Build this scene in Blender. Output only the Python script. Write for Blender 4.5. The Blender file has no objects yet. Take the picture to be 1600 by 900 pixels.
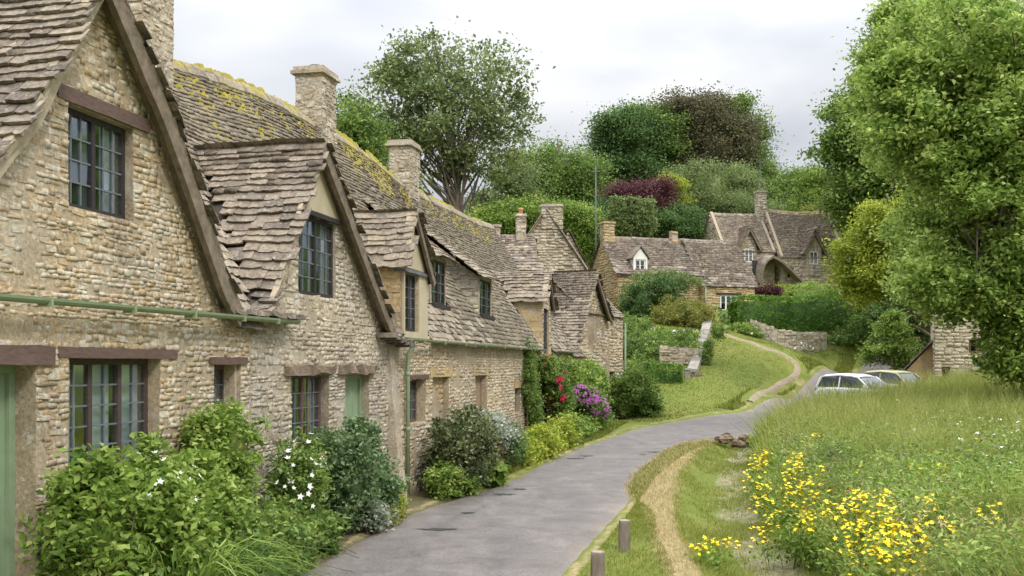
import bpy, math, random
import numpy as np
from mathutils import Vector, Matrix, noise
from mathutils.geometry import delaunay_2d_cdt
rnd = random.Random(7)
rng = np.random.default_rng(11)
R = math.radians
scene = bpy.context.scene
col = scene.collection

# ------------------------------------------------------------------ camera, sky, light
FOC = 1555.0; EYE = 2.4
cam_d = bpy.data.cameras.new('camera'); cam = bpy.data.objects.new('camera', cam_d); col.objects.link(cam)
cam.location = (0, 0, EYE); cam.rotation_euler = (R(90), 0, 0)
cam_d.sensor_width = 36; cam_d.lens = 36*FOC/1600; cam_d.shift_y = 0.075
cam_d.clip_start = 0.1; cam_d.clip_end = 2000
scene.camera = cam
scene.view_settings.view_transform = 'Standard'
scene.view_settings.look = 'None'
scene.view_settings.exposure = 0.32
scene.view_settings.gamma = 1.0
SUN_EL, SUN_AZ = 42, 146      # azimuth clockwise from +Y
world = bpy.data.worlds.new('World'); scene.world = world; world.use_nodes = True
def N(nt, typ, **kw):
    n = nt.nodes.new(typ)
    for k, v in kw.items(): setattr(n, k, v)
    return n
def ramp(nt, stops, interp='LINEAR'):
    r = nt.nodes.new('ShaderNodeValToRGB'); r.color_ramp.interpolation = interp
    cr = r.color_ramp
    while len(cr.elements) < len(stops): cr.elements.new(0.5)
    for e, (p, c) in zip(cr.elements, stops):
        e.position = p; e.color = (*c, 1) if len(c) == 3 else c
    return r
def mth(nt, op, a, b=None, c=None, clamp=False):
    m = nt.nodes.new('ShaderNodeMath'); m.operation = op; m.use_clamp = clamp
    for i, x in enumerate((a, b, c)):
        if x is None: continue
        if isinstance(x, (int, float)): m.inputs[i].default_value = x
        else: nt.links.new(x, m.inputs[i])
    return m.outputs[0]
def mixc(nt, f, a, b, mode='MIX'):
    m = nt.nodes.new('ShaderNodeMix'); m.data_type = 'RGBA'; m.blend_type = mode
    for s, x in ((m.inputs[0], f), (m.inputs[6], a), (m.inputs[7], b)):
        if isinstance(x, (int, float)): s.default_value = x
        elif isinstance(x, tuple): s.default_value = (*x, 1)
        else: nt.links.new(x, s)
    return m.outputs[2]
def build_world():
    nt = world.node_tree; L = nt.links
    bg = nt.nodes['Background']
    sky = N(nt, 'ShaderNodeTexSky', sky_type='NISHITA'); sky.sun_disc = False
    sky.sun_elevation = R(SUN_EL); sky.sun_rotation = R(SUN_AZ)
    tc = N(nt, 'ShaderNodeTexCoord')
    mp = N(nt, 'ShaderNodeMapping'); L.new(tc.outputs['Generated'], mp.inputs['Vector'])
    mp.inputs['Scale'].default_value = (1, 1, 2.6)
    n1 = N(nt, 'ShaderNodeTexNoise'); L.new(mp.outputs[0], n1.inputs['Vector'])
    n1.inputs['Scale'].default_value = 2.6; n1.inputs['Detail'].default_value = 4; n1.inputs['Roughness'].default_value = .45
    n1.inputs['Distortion'].default_value = .3
    cl = ramp(nt, [(.36, (6.3, 6.6, 7.3)), (.50, (8.0, 8.2, 8.65)), (.62, (9.9, 9.95, 10.1))])
    L.new(n1.outputs[0], cl.inputs[0])
    sp = N(nt, 'ShaderNodeSeparateXYZ'); L.new(tc.outputs['Generated'], sp.inputs[0])
    up = mth(nt, 'MAXIMUM', sp.outputs[2], 0.0)
    # overcast sky: the cloud sheet is thinner and brighter overhead than near the horizon
    g = mth(nt, 'MULTIPLY_ADD', mth(nt, 'MULTIPLY', up, up), 4.4, 0.55)
    gc = N(nt, 'ShaderNodeCombineXYZ')
    for i in range(3): L.new(g, gc.inputs[i])
    cloud = mixc(nt, 1.0, cl.outputs[0], gc.outputs[0], 'MULTIPLY')
    L.new(mixc(nt, 0.93, sky.outputs[0], cloud), bg.inputs['Color'])
    bg.inputs['Strength'].default_value = 0.10
build_world()
sun_d = bpy.data.lights.new('sun', 'SUN'); sun_d.energy = 1.5; sun_d.angle = R(10); sun_d.color = (1, .96, .90)
sun = bpy.data.objects.new('sun', sun_d); col.objects.link(sun)
dirv = Vector((math.sin(R(SUN_AZ))*math.cos(R(SUN_EL)), math.cos(R(SUN_AZ))*math.cos(R(SUN_EL)), math.sin(R(SUN_EL))))
sun.rotation_euler = dirv.to_track_quat('Z', 'Y').to_euler()

# ------------------------------------------------------------------ materials
def new_mat(name):
    m = bpy.data.materials.new(name); m.use_nodes = True
    nt = m.node_tree; b = nt.nodes['Principled BSDF']
    b.inputs['Specular IOR Level'].default_value = .25
    return m, nt, b
def island(nt):
    g = N(nt, 'ShaderNodeNewGeometry'); o = N(nt, 'ShaderNodeObjectInfo')
    return mth(nt, 'FRACT', mth(nt, 'ADD', g.outputs['Random Per Island'], o.outputs['Random'])), g
def nz(nt, g, scale, detail=4, rough=.6, dist=0, stretch=None):
    n = N(nt, 'ShaderNodeTexNoise')
    if stretch:
        mp = N(nt, 'ShaderNodeMapping'); nt.links.new(g.outputs['Position'], mp.inputs[0]); mp.inputs['Scale'].default_value = stretch
        nt.links.new(mp.outputs[0], n.inputs['Vector'])
    else: nt.links.new(g.outputs['Position'], n.inputs['Vector'])
    n.inputs['Scale'].default_value = scale; n.inputs['Detail'].default_value = detail
    n.inputs['Roughness'].default_value = rough; n.inputs['Distortion'].default_value = dist
    return n.outputs[0]
def bump(nt, b, h, strength=.4, dist=.02):
    bp = N(nt, 'ShaderNodeBump'); nt.links.new(h, bp.inputs['Height'])
    bp.inputs['Strength'].default_value = strength; bp.inputs['Distance'].default_value = dist
    nt.links.new(bp.outputs[0], b.inputs['Normal'])
def piece_mat(name, cols, lichen=None, moss=None, rough=.9, fine=14, grime=(.42, 1.25), bstr=.6):
    """stone / slate: each piece its own tone, blotches, lichen spots, bump"""
    m, nt, b = new_mat(name)
    r, g = island(nt)
    n1 = nz(nt, g, 3.0); f = mth(nt, 'ADD', mth(nt, 'MULTIPLY', r, .62), mth(nt, 'MULTIPLY', mth(nt, 'SUBTRACT', n1, .5), 1.3), None)
    f = mth(nt, 'ADD', f, .19, clamp=True)
    k = len(cols); rp = ramp(nt, [(i/(k-1), c) for i, c in enumerate(cols)]); nt.links.new(f, rp.inputs[0])
    c = rp.outputs[0]
    n2 = nz(nt, g, fine, 5, .7)
    gr = ramp(nt, [(.3, (grime[0],)*3), (.7, (grime[1],)*3)]); nt.links.new(n2, gr.inputs[0])
    c = mixc(nt, .8, c, gr.outputs[0], 'MULTIPLY')
    n4 = nz(nt, g, .8, 3)
    big = ramp(nt, [(.35, (.80, .80, .82)), (.65, (1.14, 1.12, 1.06))]); nt.links.new(n4, big.inputs[0])
    c = mixc(nt, .8, c, big.outputs[0], 'MULTIPLY')
    if lichen:
        n3 = nz(nt, g, 13, 4, .7, .4); lm = ramp(nt, [(.57, (0, 0, 0)), (.66, (1, 1, 1))]); nt.links.new(n3, lm.inputs[0])
        c = mixc(nt, mth(nt, 'MULTIPLY', lm.outputs[0], .65), c, lichen)
        n6 = nz(nt, g, 1.1, 5, .75, .6); lq = ramp(nt, [(.52, (0, 0, 0)), (.68, (1, 1, 1))]); nt.links.new(n6, lq.inputs[0])
        c = mixc(nt, mth(nt, 'MULTIPLY', lq.outputs[0], .30), c, lichen)
    if moss:
        z0, z1, colr, amt = moss
        s = N(nt, 'ShaderNodeSeparateXYZ'); nt.links.new(g.outputs['Position'], s.inputs[0])
        h = N(nt, 'ShaderNodeMapRange'); h.interpolation_type = 'SMOOTHSTEP'
        nt.links.new(s.outputs[2], h.inputs[0]); h.inputs[1].default_value = z0; h.inputs[2].default_value = z1
        n5 = mth(nt, 'ADD', mth(nt, 'MULTIPLY', nz(nt, g, .9, 3), .75), mth(nt, 'MULTIPLY', nz(nt, g, 6, 3), .4))
        q = mth(nt, 'SUBTRACT', mth(nt, 'ADD', mth(nt, 'MULTIPLY', h.outputs[0], amt), n5), 1.0)
        q = mth(nt, 'MULTIPLY', q, 6, clamp=True)
        c = mixc(nt, q, c, colr)
    nt.links.new(c, b.inputs['Base Color']); b.inputs['Roughness'].default_value = rough
    bump(nt, b, n2, bstr, .015)
    return m
def plain_mat(name, c1, c2, scale=5, rough=.8, bstr=.3, metal=0, stretch=None):
    m, nt, b = new_mat(name); g = N(nt, 'ShaderNodeNewGeometry')
    n = nz(nt, g, scale, 5, .65, 0, stretch); rp = ramp(nt, [(.3, c1), (.7, c2)]); nt.links.new(n, rp.inputs[0])
    nt.links.new(rp.outputs[0], b.inputs['Base Color']); b.inputs['Roughness'].default_value = rough
    b.inputs['Metallic'].default_value = metal
    bump(nt, b, n, bstr, .01)
    return m
def leaf_mat(name, cols, trans=.42, spec=.25):
    m, nt, b = new_mat(name); r, g = island(nt)
    n1 = nz(nt, g, .55, 2); n0 = nz(nt, g, 2.6, 2)
    f = mth(nt, 'ADD', mth(nt, 'MULTIPLY', mth(nt, 'POWER', r, 1.3), .85), mth(nt, 'ADD', mth(nt, 'MULTIPLY', mth(nt, 'SUBTRACT', n1, .5), 1.0), mth(nt, 'MULTIPLY', mth(nt, 'SUBTRACT', n0, .5), 1.2)))
    f = mth(nt, 'ADD', f, .12, clamp=True)
    k = len(cols); rp = ramp(nt, [(i/(k-1), c) for i, c in enumerate(cols)]); nt.links.new(f, rp.inputs[0])
    nt.links.new(rp.outputs[0], b.inputs['Base Color']); b.inputs['Roughness'].default_value = .5
    b.inputs['Specular IOR Level'].default_value = spec
    tr = N(nt, 'ShaderNodeBsdfTranslucent'); nt.links.new(rp.outputs[0], tr.inputs[0])
    mx = N(nt, 'ShaderNodeMixShader'); mx.inputs[0].default_value = trans
    out = nt.nodes['Material Output']
    nt.links.new(b.outputs[0], mx.inputs[1]); nt.links.new(tr.outputs[0], mx.inputs[2]); nt.links.new(mx.outputs[0], out.inputs[0])
    return m
def glass_mat(name, tint, refl=.3):
    m, nt, b = new_mat(name); out = nt.nodes['Material Output']
    tr = N(nt, 'ShaderNodeBsdfTransparent'); tr.inputs[0].default_value = (*tint, 1)
    gl = N(nt, 'ShaderNodeBsdfGlossy'); gl.inputs['Roughness'].default_value = .06; gl.inputs[0].default_value = (.9, .95, 1, 1)
    mx = N(nt, 'ShaderNodeMixShader'); lw = N(nt, 'ShaderNodeFresnel'); lw.inputs[0].default_value = 1.45
    nt.links.new(mth(nt, 'MULTIPLY_ADD', lw.outputs[0], .4, refl, clamp=True), mx.inputs[0])
    nt.links.new(tr.outputs[0], mx.inputs[1]); nt.links.new(gl.outputs[0], mx.inputs[2]); nt.links.new(mx.outputs[0], out.inputs[0])
    return m
M = {}
M['mortar'] = piece_mat('mortar', [(.25,.195,.13),(.38,.305,.205),(.48,.39,.265)], lichen=(.55,.52,.45), fine=30)
M['mortar_b'] = piece_mat('render_mortar', [(.27,.22,.155),(.40,.335,.24),(.50,.43,.32)], lichen=(.57,.54,.48), fine=30)
M['stone'] = piece_mat('rubble_stone', [(.23, .175, .115), (.37, .29, .19), (.51, .38, .225), (.44, .375, .275), (.62, .55, .43), (.47, .325, .175), (.54, .455, .33)], lichen=(.62, .59, .52), fine=26)
M['stone_b'] = piece_mat('weathered_stone', [(.24, .195, .14), (.38, .315, .23), (.50, .415, .30), (.43, .375, .295), (.60, .535, .43), (.46, .355, .235)], lichen=(.62, .595, .54), fine=26)
M['stone_pale'] = piece_mat('pale_cream_stone', [(.40, .34, .24), (.52, .445, .32), (.60, .53, .40), (.50, .45, .36)], lichen=(.64, .60, .5))
M['stone_gold'] = piece_mat('golden_stone', [(.36, .26, .13), (.46, .34, .18), (.52, .38, .19), (.44, .36, .25)], lichen=(.56, .50, .39))
M['slate'] = piece_mat('stone_slate', [(.11, .09, .072), (.18, .148, .117), (.245, .20, .155), (.32, .265, .20), (.145, .12, .10), (.28, .235, .18)], lichen=(.44, .39, .30), fine=24)
M['slate_main'] = piece_mat('old_stone_slate', [(.15, .125, .10), (.235, .195, .145), (.30, .25, .185), (.37, .315, .24), (.19, .16, .13)], lichen=(.46, .415, .31), fine=24, moss=(6.2, 7.7, (.33, .27, .04), .46))
M['slate_far'] = piece_mat('far_stone_slate', [(.11, .088, .07), (.175, .14, .11), (.24, .195, .15), (.37, .315, .245)], lichen=(.44, .39, .32), fine=6)
M['slate_up'] = piece_mat('upper_stone_slate', [(.15, .12, .10), (.25, .20, .155), (.33, .27, .205), (.42, .355, .28)], lichen=(.46, .40, .32), moss=(13.8, 16.6, (.32, .26, .06), .50), fine=6)
M['dark_timber'] = plain_mat('dark_brown_timber', (.055, .038, .033), (.095, .068, .058), 10, .7, .3, 0, (1, 1, 4))
M['under'] = plain_mat('roof_bedding', (.055, .045, .04), (.10, .085, .07), 8, 1)
M['render'] = plain_mat('smooth_render', (.42, .36, .24), (.50, .43, .30), 3, .9, .25)
M['verge'] = plain_mat('verge_mortar', (.28, .225, .15), (.44, .37, .27), 9, .95, .9)
M['barge'] = plain_mat('weathered_verge_board', (.11, .085, .06), (.25, .20, .145), 9, .9, .6, 0, (1, 1, 1))
M['timber'] = plain_mat('brown_timber', (.095, .06, .05), (.16, .105, .085), 10, .7, .3, 0, (1, 1, 4))
M['old_timber'] = plain_mat('old_oak', (.12, .085, .06), (.30, .235, .17), 9, .9, .7, 0, (1, 1, 5))
M['black'] = plain_mat('dark_window_paint', (.028, .024, .026), (.05, .042, .04), 8, .5, .1)
M['lead'] = plain_mat('lead', (.11, .12, .13), (.17, .18, .19), 8, .6, .1)
M['white'] = plain_mat('white_paint', (.72, .70, .64), (.80, .78, .72), 8, .6, .1)
M['curtain'] = plain_mat('curtain_cloth', (.80, .80, .82), (.88, .88, .89), 14, .9, .2)
M['yellow'] = plain_mat('yellow_cloth', (.75, .52, .02), (.85, .62, .05), 10, .9, .2)
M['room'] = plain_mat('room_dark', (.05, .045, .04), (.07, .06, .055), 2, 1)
M['glass'] = glass_mat('window_glass', (.84, .88, .89), .07)
M['green'] = plain_mat('sage_green_paint', (.20, .27, .165), (.255, .335, .205), 4, .55, .1)
M['gutter'] = plain_mat('green_gutter_paint', (.20, .255, .14), (.27, .33, .20), 5, .5, .15)
M['pot'] = plain_mat('clay_pot', (.42, .24, .13), (.52, .32, .18), 6, .9)
M['dark_pot'] = plain_mat('dark_cowl', (.10, .10, .11), (.16, .16, .17), 6, .6)
M['brownboard'] = plain_mat('brown_boarding', (.22, .16, .10), (.33, .245, .155), 6, .8, .3, 0, (6, 6, 1))
M['bark'] = plain_mat('bark', (.10, .08, .06), (.20, .165, .13), 6, .95, .8, 0, (1, 1, .3))
M['post'] = plain_mat('grey_wood_post', (.12, .095, .075), (.25, .205, .165), 14, .95, .9, 0, (1, 1, .25))
M['lawn_patch'] = None

# ------------------------------------------------------------------ object helpers
def tag(o, label=None, cat=None, group=None, kind=None):
    if label: o['label'] = label
    if cat: o['category'] = cat
    if group: o['group'] = group
    if kind: o['kind'] = kind
    return o
def link(o, parent=None):
    col.objects.link(o)
    if parent: o.parent = parent
    return o
def mesh_from(name, V, F, mat=None, smooth=False):
    me = bpy.data.meshes.new(name)
    if isinstance(F, np.ndarray):
        V = np.asarray(V, dtype=np.float32); k = F.shape[1]; n = len(F)
        me.vertices.add(len(V)); me.vertices.foreach_set('co', V.ravel())
        me.loops.add(n*k); me.loops.foreach_set('vertex_index', F.astype(np.int32).ravel())
        me.polygons.add(n); me.polygons.foreach_set('loop_start', np.arange(0, n*k, k, dtype=np.int32))
        me.update(calc_edges=True)
    else:
        me.from_pydata([tuple(v) for v in V], [], F); me.update()
    if smooth: me.polygons.foreach_set('use_smooth', [True]*len(me.polygons))
    if mat: me.materials.append(mat)
    return me
def obj(name, V, F, mat, parent=None, smooth=False):
    return link(bpy.data.objects.new(name, mesh_from(name, V, F, mat, smooth)), parent)
def empty(name, loc, rz, label, cat, group=None):
    o = bpy.data.objects.new(name, None); link(o); o.location = loc; o.rotation_euler = (0, 0, rz)
    o.empty_display_size = .3
    return tag(o, label, cat, group)
class MB:
    def __init__(s): s.V = []; s.F = []
    def add(s, V, F):
        o = len(s.V); s.V += [tuple(v) for v in V]; s.F += [tuple(i+o for i in f) for f in F]
    def box(s, x0, x1, y0, y1, z0, z1):
        s.add([(x0,y0,z0),(x1,y0,z0),(x1,y1,z0),(x0,y1,z0),(x0,y0,z1),(x1,y0,z1),(x1,y1,z1),(x0,y1,z1)],
              [(0,3,2,1),(4,5,6,7),(0,1,5,4),(1,2,6,5),(2,3,7,6),(3,0,4,7)])
    def rough(s, x0, x1, y0, y1, z0, z1, j=.015, nx=6):
        """a hand-cut beam or slab: box with uneven outline along x"""
        V = []; F = []
        for i in range(nx+1):
            x = x0+(x1-x0)*i/nx
            for (y, z) in ((y0,z0),(y1,z0),(y1,z1),(y0,z1)): V.append((x+rnd.uniform(-j,j)*.5, y+rnd.uniform(-j,j), z+rnd.uniform(-j,j)))
        for i in range(nx):
            a = i*4; b = a+4
            for k in range(4): F.append((a+k, a+(k+1)%4, b+(k+1)%4, b+k))
        F.append((3,2,1,0)); e = nx*4; F.append((e,e+1,e+2,e+3)); s.add(V, F)
    def tube(s, pts, rad, n=8, cap=True):
        pts = [Vector(p) for p in pts]; V = []; F = []
        if not hasattr(rad, '__len__'): rad = [rad]*len(pts)
        for i, p in enumerate(pts):
            d = (pts[min(i+1,len(pts)-1)]-pts[max(i-1,0)]).normalized()
            a = d.orthogonal().normalized() if i == 0 else (pa-d*pa.dot(d)).normalized()
            pa = a; b = d.cross(a)
            for k in range(n):
                t = 2*math.pi*k/n; V.append(p+(a*math.cos(t)+b*math.sin(t))*rad[i])
        for i in range(len(pts)-1):
            for k in range(n): F.append((i*n+k, i*n+(k+1)%n, (i+1)*n+(k+1)%n, (i+1)*n+k))
        if cap: F.append(tuple(range(n))[::-1]); F.append(tuple((len(pts)-1)*n+k for k in range(n)))
        s.add(V, F)
    def lathe(s, c, prof, n=14, j=0):
        V = []; F = []
        for (r, z) in prof:
            for k in range(n):
                t = 2*math.pi*k/n; q = r*(1+rnd.uniform(-j, j)); V.append((c[0]+q*math.cos(t), c[1]+q*math.sin(t), c[2]+z))
        for i in range(len(prof)-1):
            for k in range(n): F.append((i*n+k, i*n+(k+1)%n, (i+1)*n+(k+1)%n, (i+1)*n+k))
        F.append(tuple(range(n))[::-1]); F.append(tuple((len(prof)-1)*n+k for k in range(n))); s.add(V, F)
    def strip(s, pts, w, th, axis, off=0):
        """board following a polyline pts (3D); w = offset vector (width), th = offset vector (thickness)"""
        w = Vector(w); th = Vector(th); V = []; F = []
        for p in pts:
            p = Vector(p); V += [p, p+w, p+w+th, p+th]
        for i in range(len(pts)-1):
            a = i*4; b = a+4
            for k in range(4): F.append((a+k, b+k, b+(k+1)%4, a+(k+1)%4))
        F.append((0,1,2,3)); e = (len(pts)-1)*4; F.append((e+3,e+2,e+1,e)); s.add(V, F)
    def build(s, name, mat, parent=None, smooth=False):
        return obj(name, s.V, s.F, mat, parent, smooth)

# piece variants (x width, z height, y depth with -1 the face) -----------------
def stone_variant(seed, rough=1):
    r = random.Random(seed); V = []; F = []
    for j in range(3):
        for i in range(3):
            x, z = (i-1)*.5, (j-1)*.5; edge = (i != 1)+(j != 1)
            sh = (1, 1.0, .97)[edge]-r.uniform(-.02, .17)*rough*(edge > 0)
            y = -(1.0, .95, .85)[edge]+r.uniform(-.38, .32)
            V.append((x*sh, y, z*sh))
    ring = [(0,0),(1,0),(2,0),(2,1),(2,2),(1,2),(0,2),(0,1)]
    for (i, j) in ring:
        v = V[j*3+i]; V.append((v[0]*1.06, .6, v[2]*1.06))
    for j in range(2):
        for i in range(2): a = j*3+i; F.append((a, a+1, a+4, a+3))
    for k in range(8):
        a = ring[k][1]*3+ring[k][0]; k2 = (k+1) % 8; b = ring[k2][1]*3+ring[k2][0]
        F.append((a, 9+k, 9+k2, b))
    return V, F
def tile_variant(seed, far=False):
    r = random.Random(seed); n = 3 if far else 6
    top = []
    for i in range(n):
        x = -.5+i/(n-1)+(r.uniform(-.05, .05) if 0 < i < n-1 else 0)
        top.append((x*.99, r.uniform(-.07, .07)+(r.uniform(0, .05) if i in (0, n-1) else 0), 1.0-r.uniform(0, .3)))
    V = top+[(x, y+.02, 0) for x, y, z in top]+[(-.49, 1, .55), (.49, 1, .55)]
    F = [tuple(range(n))+(2*n+1, 2*n)]
    for i in range(n-1): F.append((i+n, i+n+1, i+1, i))
    F.append((0, 2*n, n)); F.append((n-1, 2*n-1, 2*n+1))
    return V, F
STONES = [stone_variant(i) for i in range(12)]
TILES = [tile_variant(100+i) for i in range(12)]
TILES_FAR = [tile_variant(200+i, True) for i in range(6)]
_cache = {}
def piece_mesh(kind, variants, i, mat):
    key = (kind, i, mat.name)
    if key not in _cache:
        _cache[key] = mesh_from(kind, variants[i][0], variants[i][1], mat, smooth=False)
    return _cache[key]
def tri_variant(v):
    V, F = v; T = []
    for f in F:
        for k in range(1, len(f)-1): T.append((f[0], f[k], f[k+1]))
    return np.array([tuple(x) for x in V], dtype=np.float64), np.array(T)
def merge(items, variants):
    tv = [tri_variant(v) for v in variants]; VV = []; FF = []; o = 0
    for i, m in items:
        v, f = tv[i]; a = np.array(m); VV.append(v@a[:3, :3].T+a[:3, 3]); FF.append(f+o); o += len(v)
    return np.concatenate(VV), np.concatenate(FF)
def place(items, kind, variants, mat, parent, Mw, maxn=300, restname=None, minpx=9):
    """the pieces that show largest become objects of their own; the rest is joined"""
    sc = []
    for k, (i, m) in enumerate(items):
        w = Mw@m.translation
        if w.y < 2: sc.append((0, k)); continue
        px = 800+w.x/w.y*FOC; py = 570-(w.z-EYE)/w.y*FOC
        vis = -20 < px < 1620 and -20 < py < 920
        size = math.sqrt(m.col[0].to_3d().length*max(m.col[1].to_3d().length if kind == 'roof_tile' else m.col[2].to_3d().length, .01))/w.y*FOC
        sc.append((size if vis else 0, k))
    sc.sort(reverse=True)
    chosen = set(k for s, k in sc[:maxn] if s > minpx); rest = []
    for k, (i, m) in enumerate(items):
        if k in chosen:
            o = bpy.data.objects.new(kind, piece_mesh(kind, variants, i, mat)); link(o, parent); o.matrix_local = m
        else: rest.append((i, m))
    if rest:
        V, F = merge(rest, variants)
        tag(obj(restname or kind+'s', V, F, mat, parent, smooth=False), kind='stuff')

# ------------------------------------------------------------------ terrain
def at(px, py, Y): return Vector(((px-800)/FOC*Y, Y, EYE+(570-py)/FOC*Y))
CP = [(-4,0,0),(4,0,0),(0,8,0),(-6,8,0),(6,8,0),(-4,14,0),(0,16,0),(4,16,0),(-3,20,0),(2,24,0),(6,24,.0),(-1,28,0),(3,30,.02),(7,30,.05),
      (12,12,.1),(14,22,.2),(18,32,.4),(12,30,.15),(10,35,.2),(6.3,41,.12),(4.5,38,.08),(2,34,.03),(5,46,.22),(3,50,.8),(11,46.5,.3),(14.5,40,.45),(15,44,.55),(19,44,.7),(14.7,52,.78),
      (19.3,60,1.7),(24,68,2.9),(27,75,3.9),(31.5,85,6),(12.7,60,4.1),(16.1,57,3.2),(18.0,61,2.7),(10.9,50,1.45),(6.9,45,.37),(14.3,53.5,1.75),
      (9.3,50,1.4),(7.5,58,4.2),(6,54,2.6),(7.2,49,1.3),(5,70,5.9),(17,74,6.0),(14.4,64,4.9),(22,66,4.6),(17.4,66,5.0),(15,88,9.5),(30,88,9.3),(0,60,4),(1,66,5),
      (-8,50,1.5),(-20,75,5),(0,85,9),(10,110,13),(30,115,13),(50,110,11),(-30,120,9),(0,140,15),(60,150,14),(40,60,3),(40,30,1.2),(21,50,.8),(26,50,1.2),(25,40,.7),
      (-15,10,.3),(-20,30,.8),(-9,30,.1),(-40,0,0),(40,0,.3),(0,-30,0),(200,100,14),(-200,100,10),(0,300,20),(200,300,20),(-200,300,18),(150,0,5),(-150,0,4),(0,-150,0),(150,-150,0),(-150,-150,0)]
_cp = np.array(CP, dtype=float)
def _phi(r2): return np.sqrt(r2+6.0)
_D = _phi(((_cp[:, None, :2]-_cp[None, :, :2])**2).sum(-1)); _w = np.linalg.solve(_D+np.eye(len(CP))*-.05, _cp[:, 2])
LIP = np.array([(5,.9),(8,1.45),(11.3,2.14),(13.8,2.3),(17,2.73),(22,3.7),(27.6,5.2),(30.5,6.3),(33,8.4)])     # (Y, X) edge of the verge
MEAD = np.array([(5,2.6),(8,3.1),(11.7,3.75),(16,4.1),(22,5.5),(29,7.15),(32,8.6),(36,11.2),(41,14.5),(46,19)])
def ss(a, b, x):
    t = np.clip((x-a)/(b-a), 0, 1); return t*t*(3-2*t)
def H0(x, y):
    x = np.atleast_1d(np.asarray(x, float)); y = np.atleast_1d(np.asarray(y, float)); out = np.zeros(x.shape)
    fl = x.ravel(); fy = y.ravel(); res = np.empty(len(fl))
    for i in range(0, len(fl), 20000):
        d2 = (fl[i:i+20000, None]-_cp[None, :, 0])**2+(fy[i:i+20000, None]-_cp[None, :, 1])**2
        res[i:i+20000] = _phi(d2)@_w
    z = res.reshape(x.shape)
    xl = np.interp(y, LIP[:, 0], LIP[:, 1]); xm = np.interp(y, MEAD[:, 0], MEAD[:, 1])
    dep = .22*ss(-.1, .6, x-xl)*(1-ss(-.5, .5, x-xm))*(1-ss(29.0, 30.5, y))
    lip = .07*np.exp(-((x-xl+.25)/.28)**2)*(1-ss(29, 32, y))*ss(6, 10, y)
    return z-dep+lip
def H(x, y): return float(H0(x, y)[0])
def ground_at(px, py, y0=7., y1=200.):
    Y = y0; k = (px-800)/FOC; q = (570-py)/FOC
    ys = np.arange(y0, y1, .1); d = EYE+q*ys-H0(k*ys, ys); idx = np.where(d <= 0)[0]
    Y = ys[idx[0]] if len(idx) else y1
    return Vector((k*Y, Y, H(k*Y, Y)))
# road edges (left, right) pairs
RP = [((-4.2,4),(-1.1,4)),((-2.6,11.3),(.58,11.3)),((-1.67,16.2),(1.77,16.2)),((-.15,20.5),(2.9,21)),((.75,24.5),(3.9,24.5)),((1.85,28.7),(5.1,28)),((3.15,32.6),(6.9,31.2)),
      ((5.0,37.6),(9.5,34)),((8.2,42.7),(12.5,36.5)),((11.1,46.6),(16,40)),((14.7,52),(19.6,46.5)),((20.0,59.3),(23.2,57)),((24.8,67.2),(27.6,65.5)),((26.6,75),(30,74)),((30,85),(33.5,84)),((34,98),(37.5,97))]
def cr(P, t):
    i = min(int(t), len(P)-2); f = t-i
    p0 = P[max(i-1, 0)]; p1 = P[i]; p2 = P[i+1]; p3 = P[min(i+2, len(P)-1)]
    return tuple(.5*((2*b)+(-a+c)*f+(2*a-5*b+4*c-d)*f*f+(-a+3*b-3*c+d)*f**3) for a, b, c, d in zip(p0, p1, p2, p3))
RL = [p[0] for p in RP]; RR = [p[1] for p in RP]
NS = 260
rl = np.array([cr(RL, (len(RP)-1)*i/NS*.9999) for i in range(NS+1)]); rr = np.array([cr(RR, (len(RP)-1)*i/NS*.9999) for i in range(NS+1)])
def road_inside(x, y):
    """>0 inside road (metres to the edge, roughly)"""
    mid = (rl+rr)/2; hw = np.linalg.norm(rr-rl, axis=1)/2
    x = np.asarray(x, float); y = np.asarray(y, float); res = np.empty(x.size); fx = x.ravel(); fy = y.ravel()
    for i in range(0, x.size, 20000):
        d = np.sqrt((fx[i:i+20000, None]-mid[None, :, 0])**2+(fy[i:i+20000, None]-mid[None, :, 1])**2)
        res[i:i+20000] = (hw[None, :]-d).max(1)
    return res.reshape(x.shape)
def axis_pts(segs):
    a = []
    for (x0, x1, st) in segs: a += list(np.arange(x0, x1-1e-6, st))
    a.append(segs[-1][1]); return np.array(a)
xs = axis_pts([(-240,-60,20),(-60,-12,4),(-12,-5,.7),(-5,9,.14),(9,26,.4),(26,50,2),(50,240,19)])
ys_ = axis_pts([(-160,0,16),(0,8,1),(8,34,.2),(34,78,.45),(78,120,3),(120,420,25)])
GX, GY = np.meshgrid(xs, ys_)
_wx = 1-ss(6, 30, np.abs(GX-2.3)); GX = GX+(np.interp(GY, LIP[:, 0], LIP[:, 1])-2.3)*_wx*ss(0, 6, GY)
GZ = H0(GX, GY); ins = road_inside(GX, GY)
GZ2 = GZ-.06*ss(.0, .18, ins)
rngn = np.random.default_rng(3)
GZ2 += np.where((ins < -.1) & (GY < 60) & (GY > 7), rngn.normal(0, .008, GZ.shape), 0)
V = np.stack([GX.ravel(), GY.ravel(), GZ2.ravel()], 1); nx = len(xs); ny = len(ys_)
I, J = np.meshgrid(np.arange(nx-1), np.arange(ny-1)); a = (J*nx+I).ravel(); F = np.stack([a, a+1, a+1+nx, a+nx], 1)
xl = np.interp(GY, LIP[:, 0], LIP[:, 1]); xm = np.interp(GY, MEAD[:, 0], MEAD[:, 1])
straw = .95*np.exp(-((GX-xl+.18+.25*ss(15, 20, GY))/(.24+.32*ss(15, 20, GY)))**2)*(GY > 6)*(1-ss(30.5, 33, GY))
straw = np.maximum(straw, .72*np.exp(-((ins+.02)/.12)**2)*((GX-xl) < .1)*(GY < 34))           # worn road edge
straw = np.maximum(straw, .55*np.exp(-((ins+.15)/.25)**2)*(GY >= 34)*(GY < 66))
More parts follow.
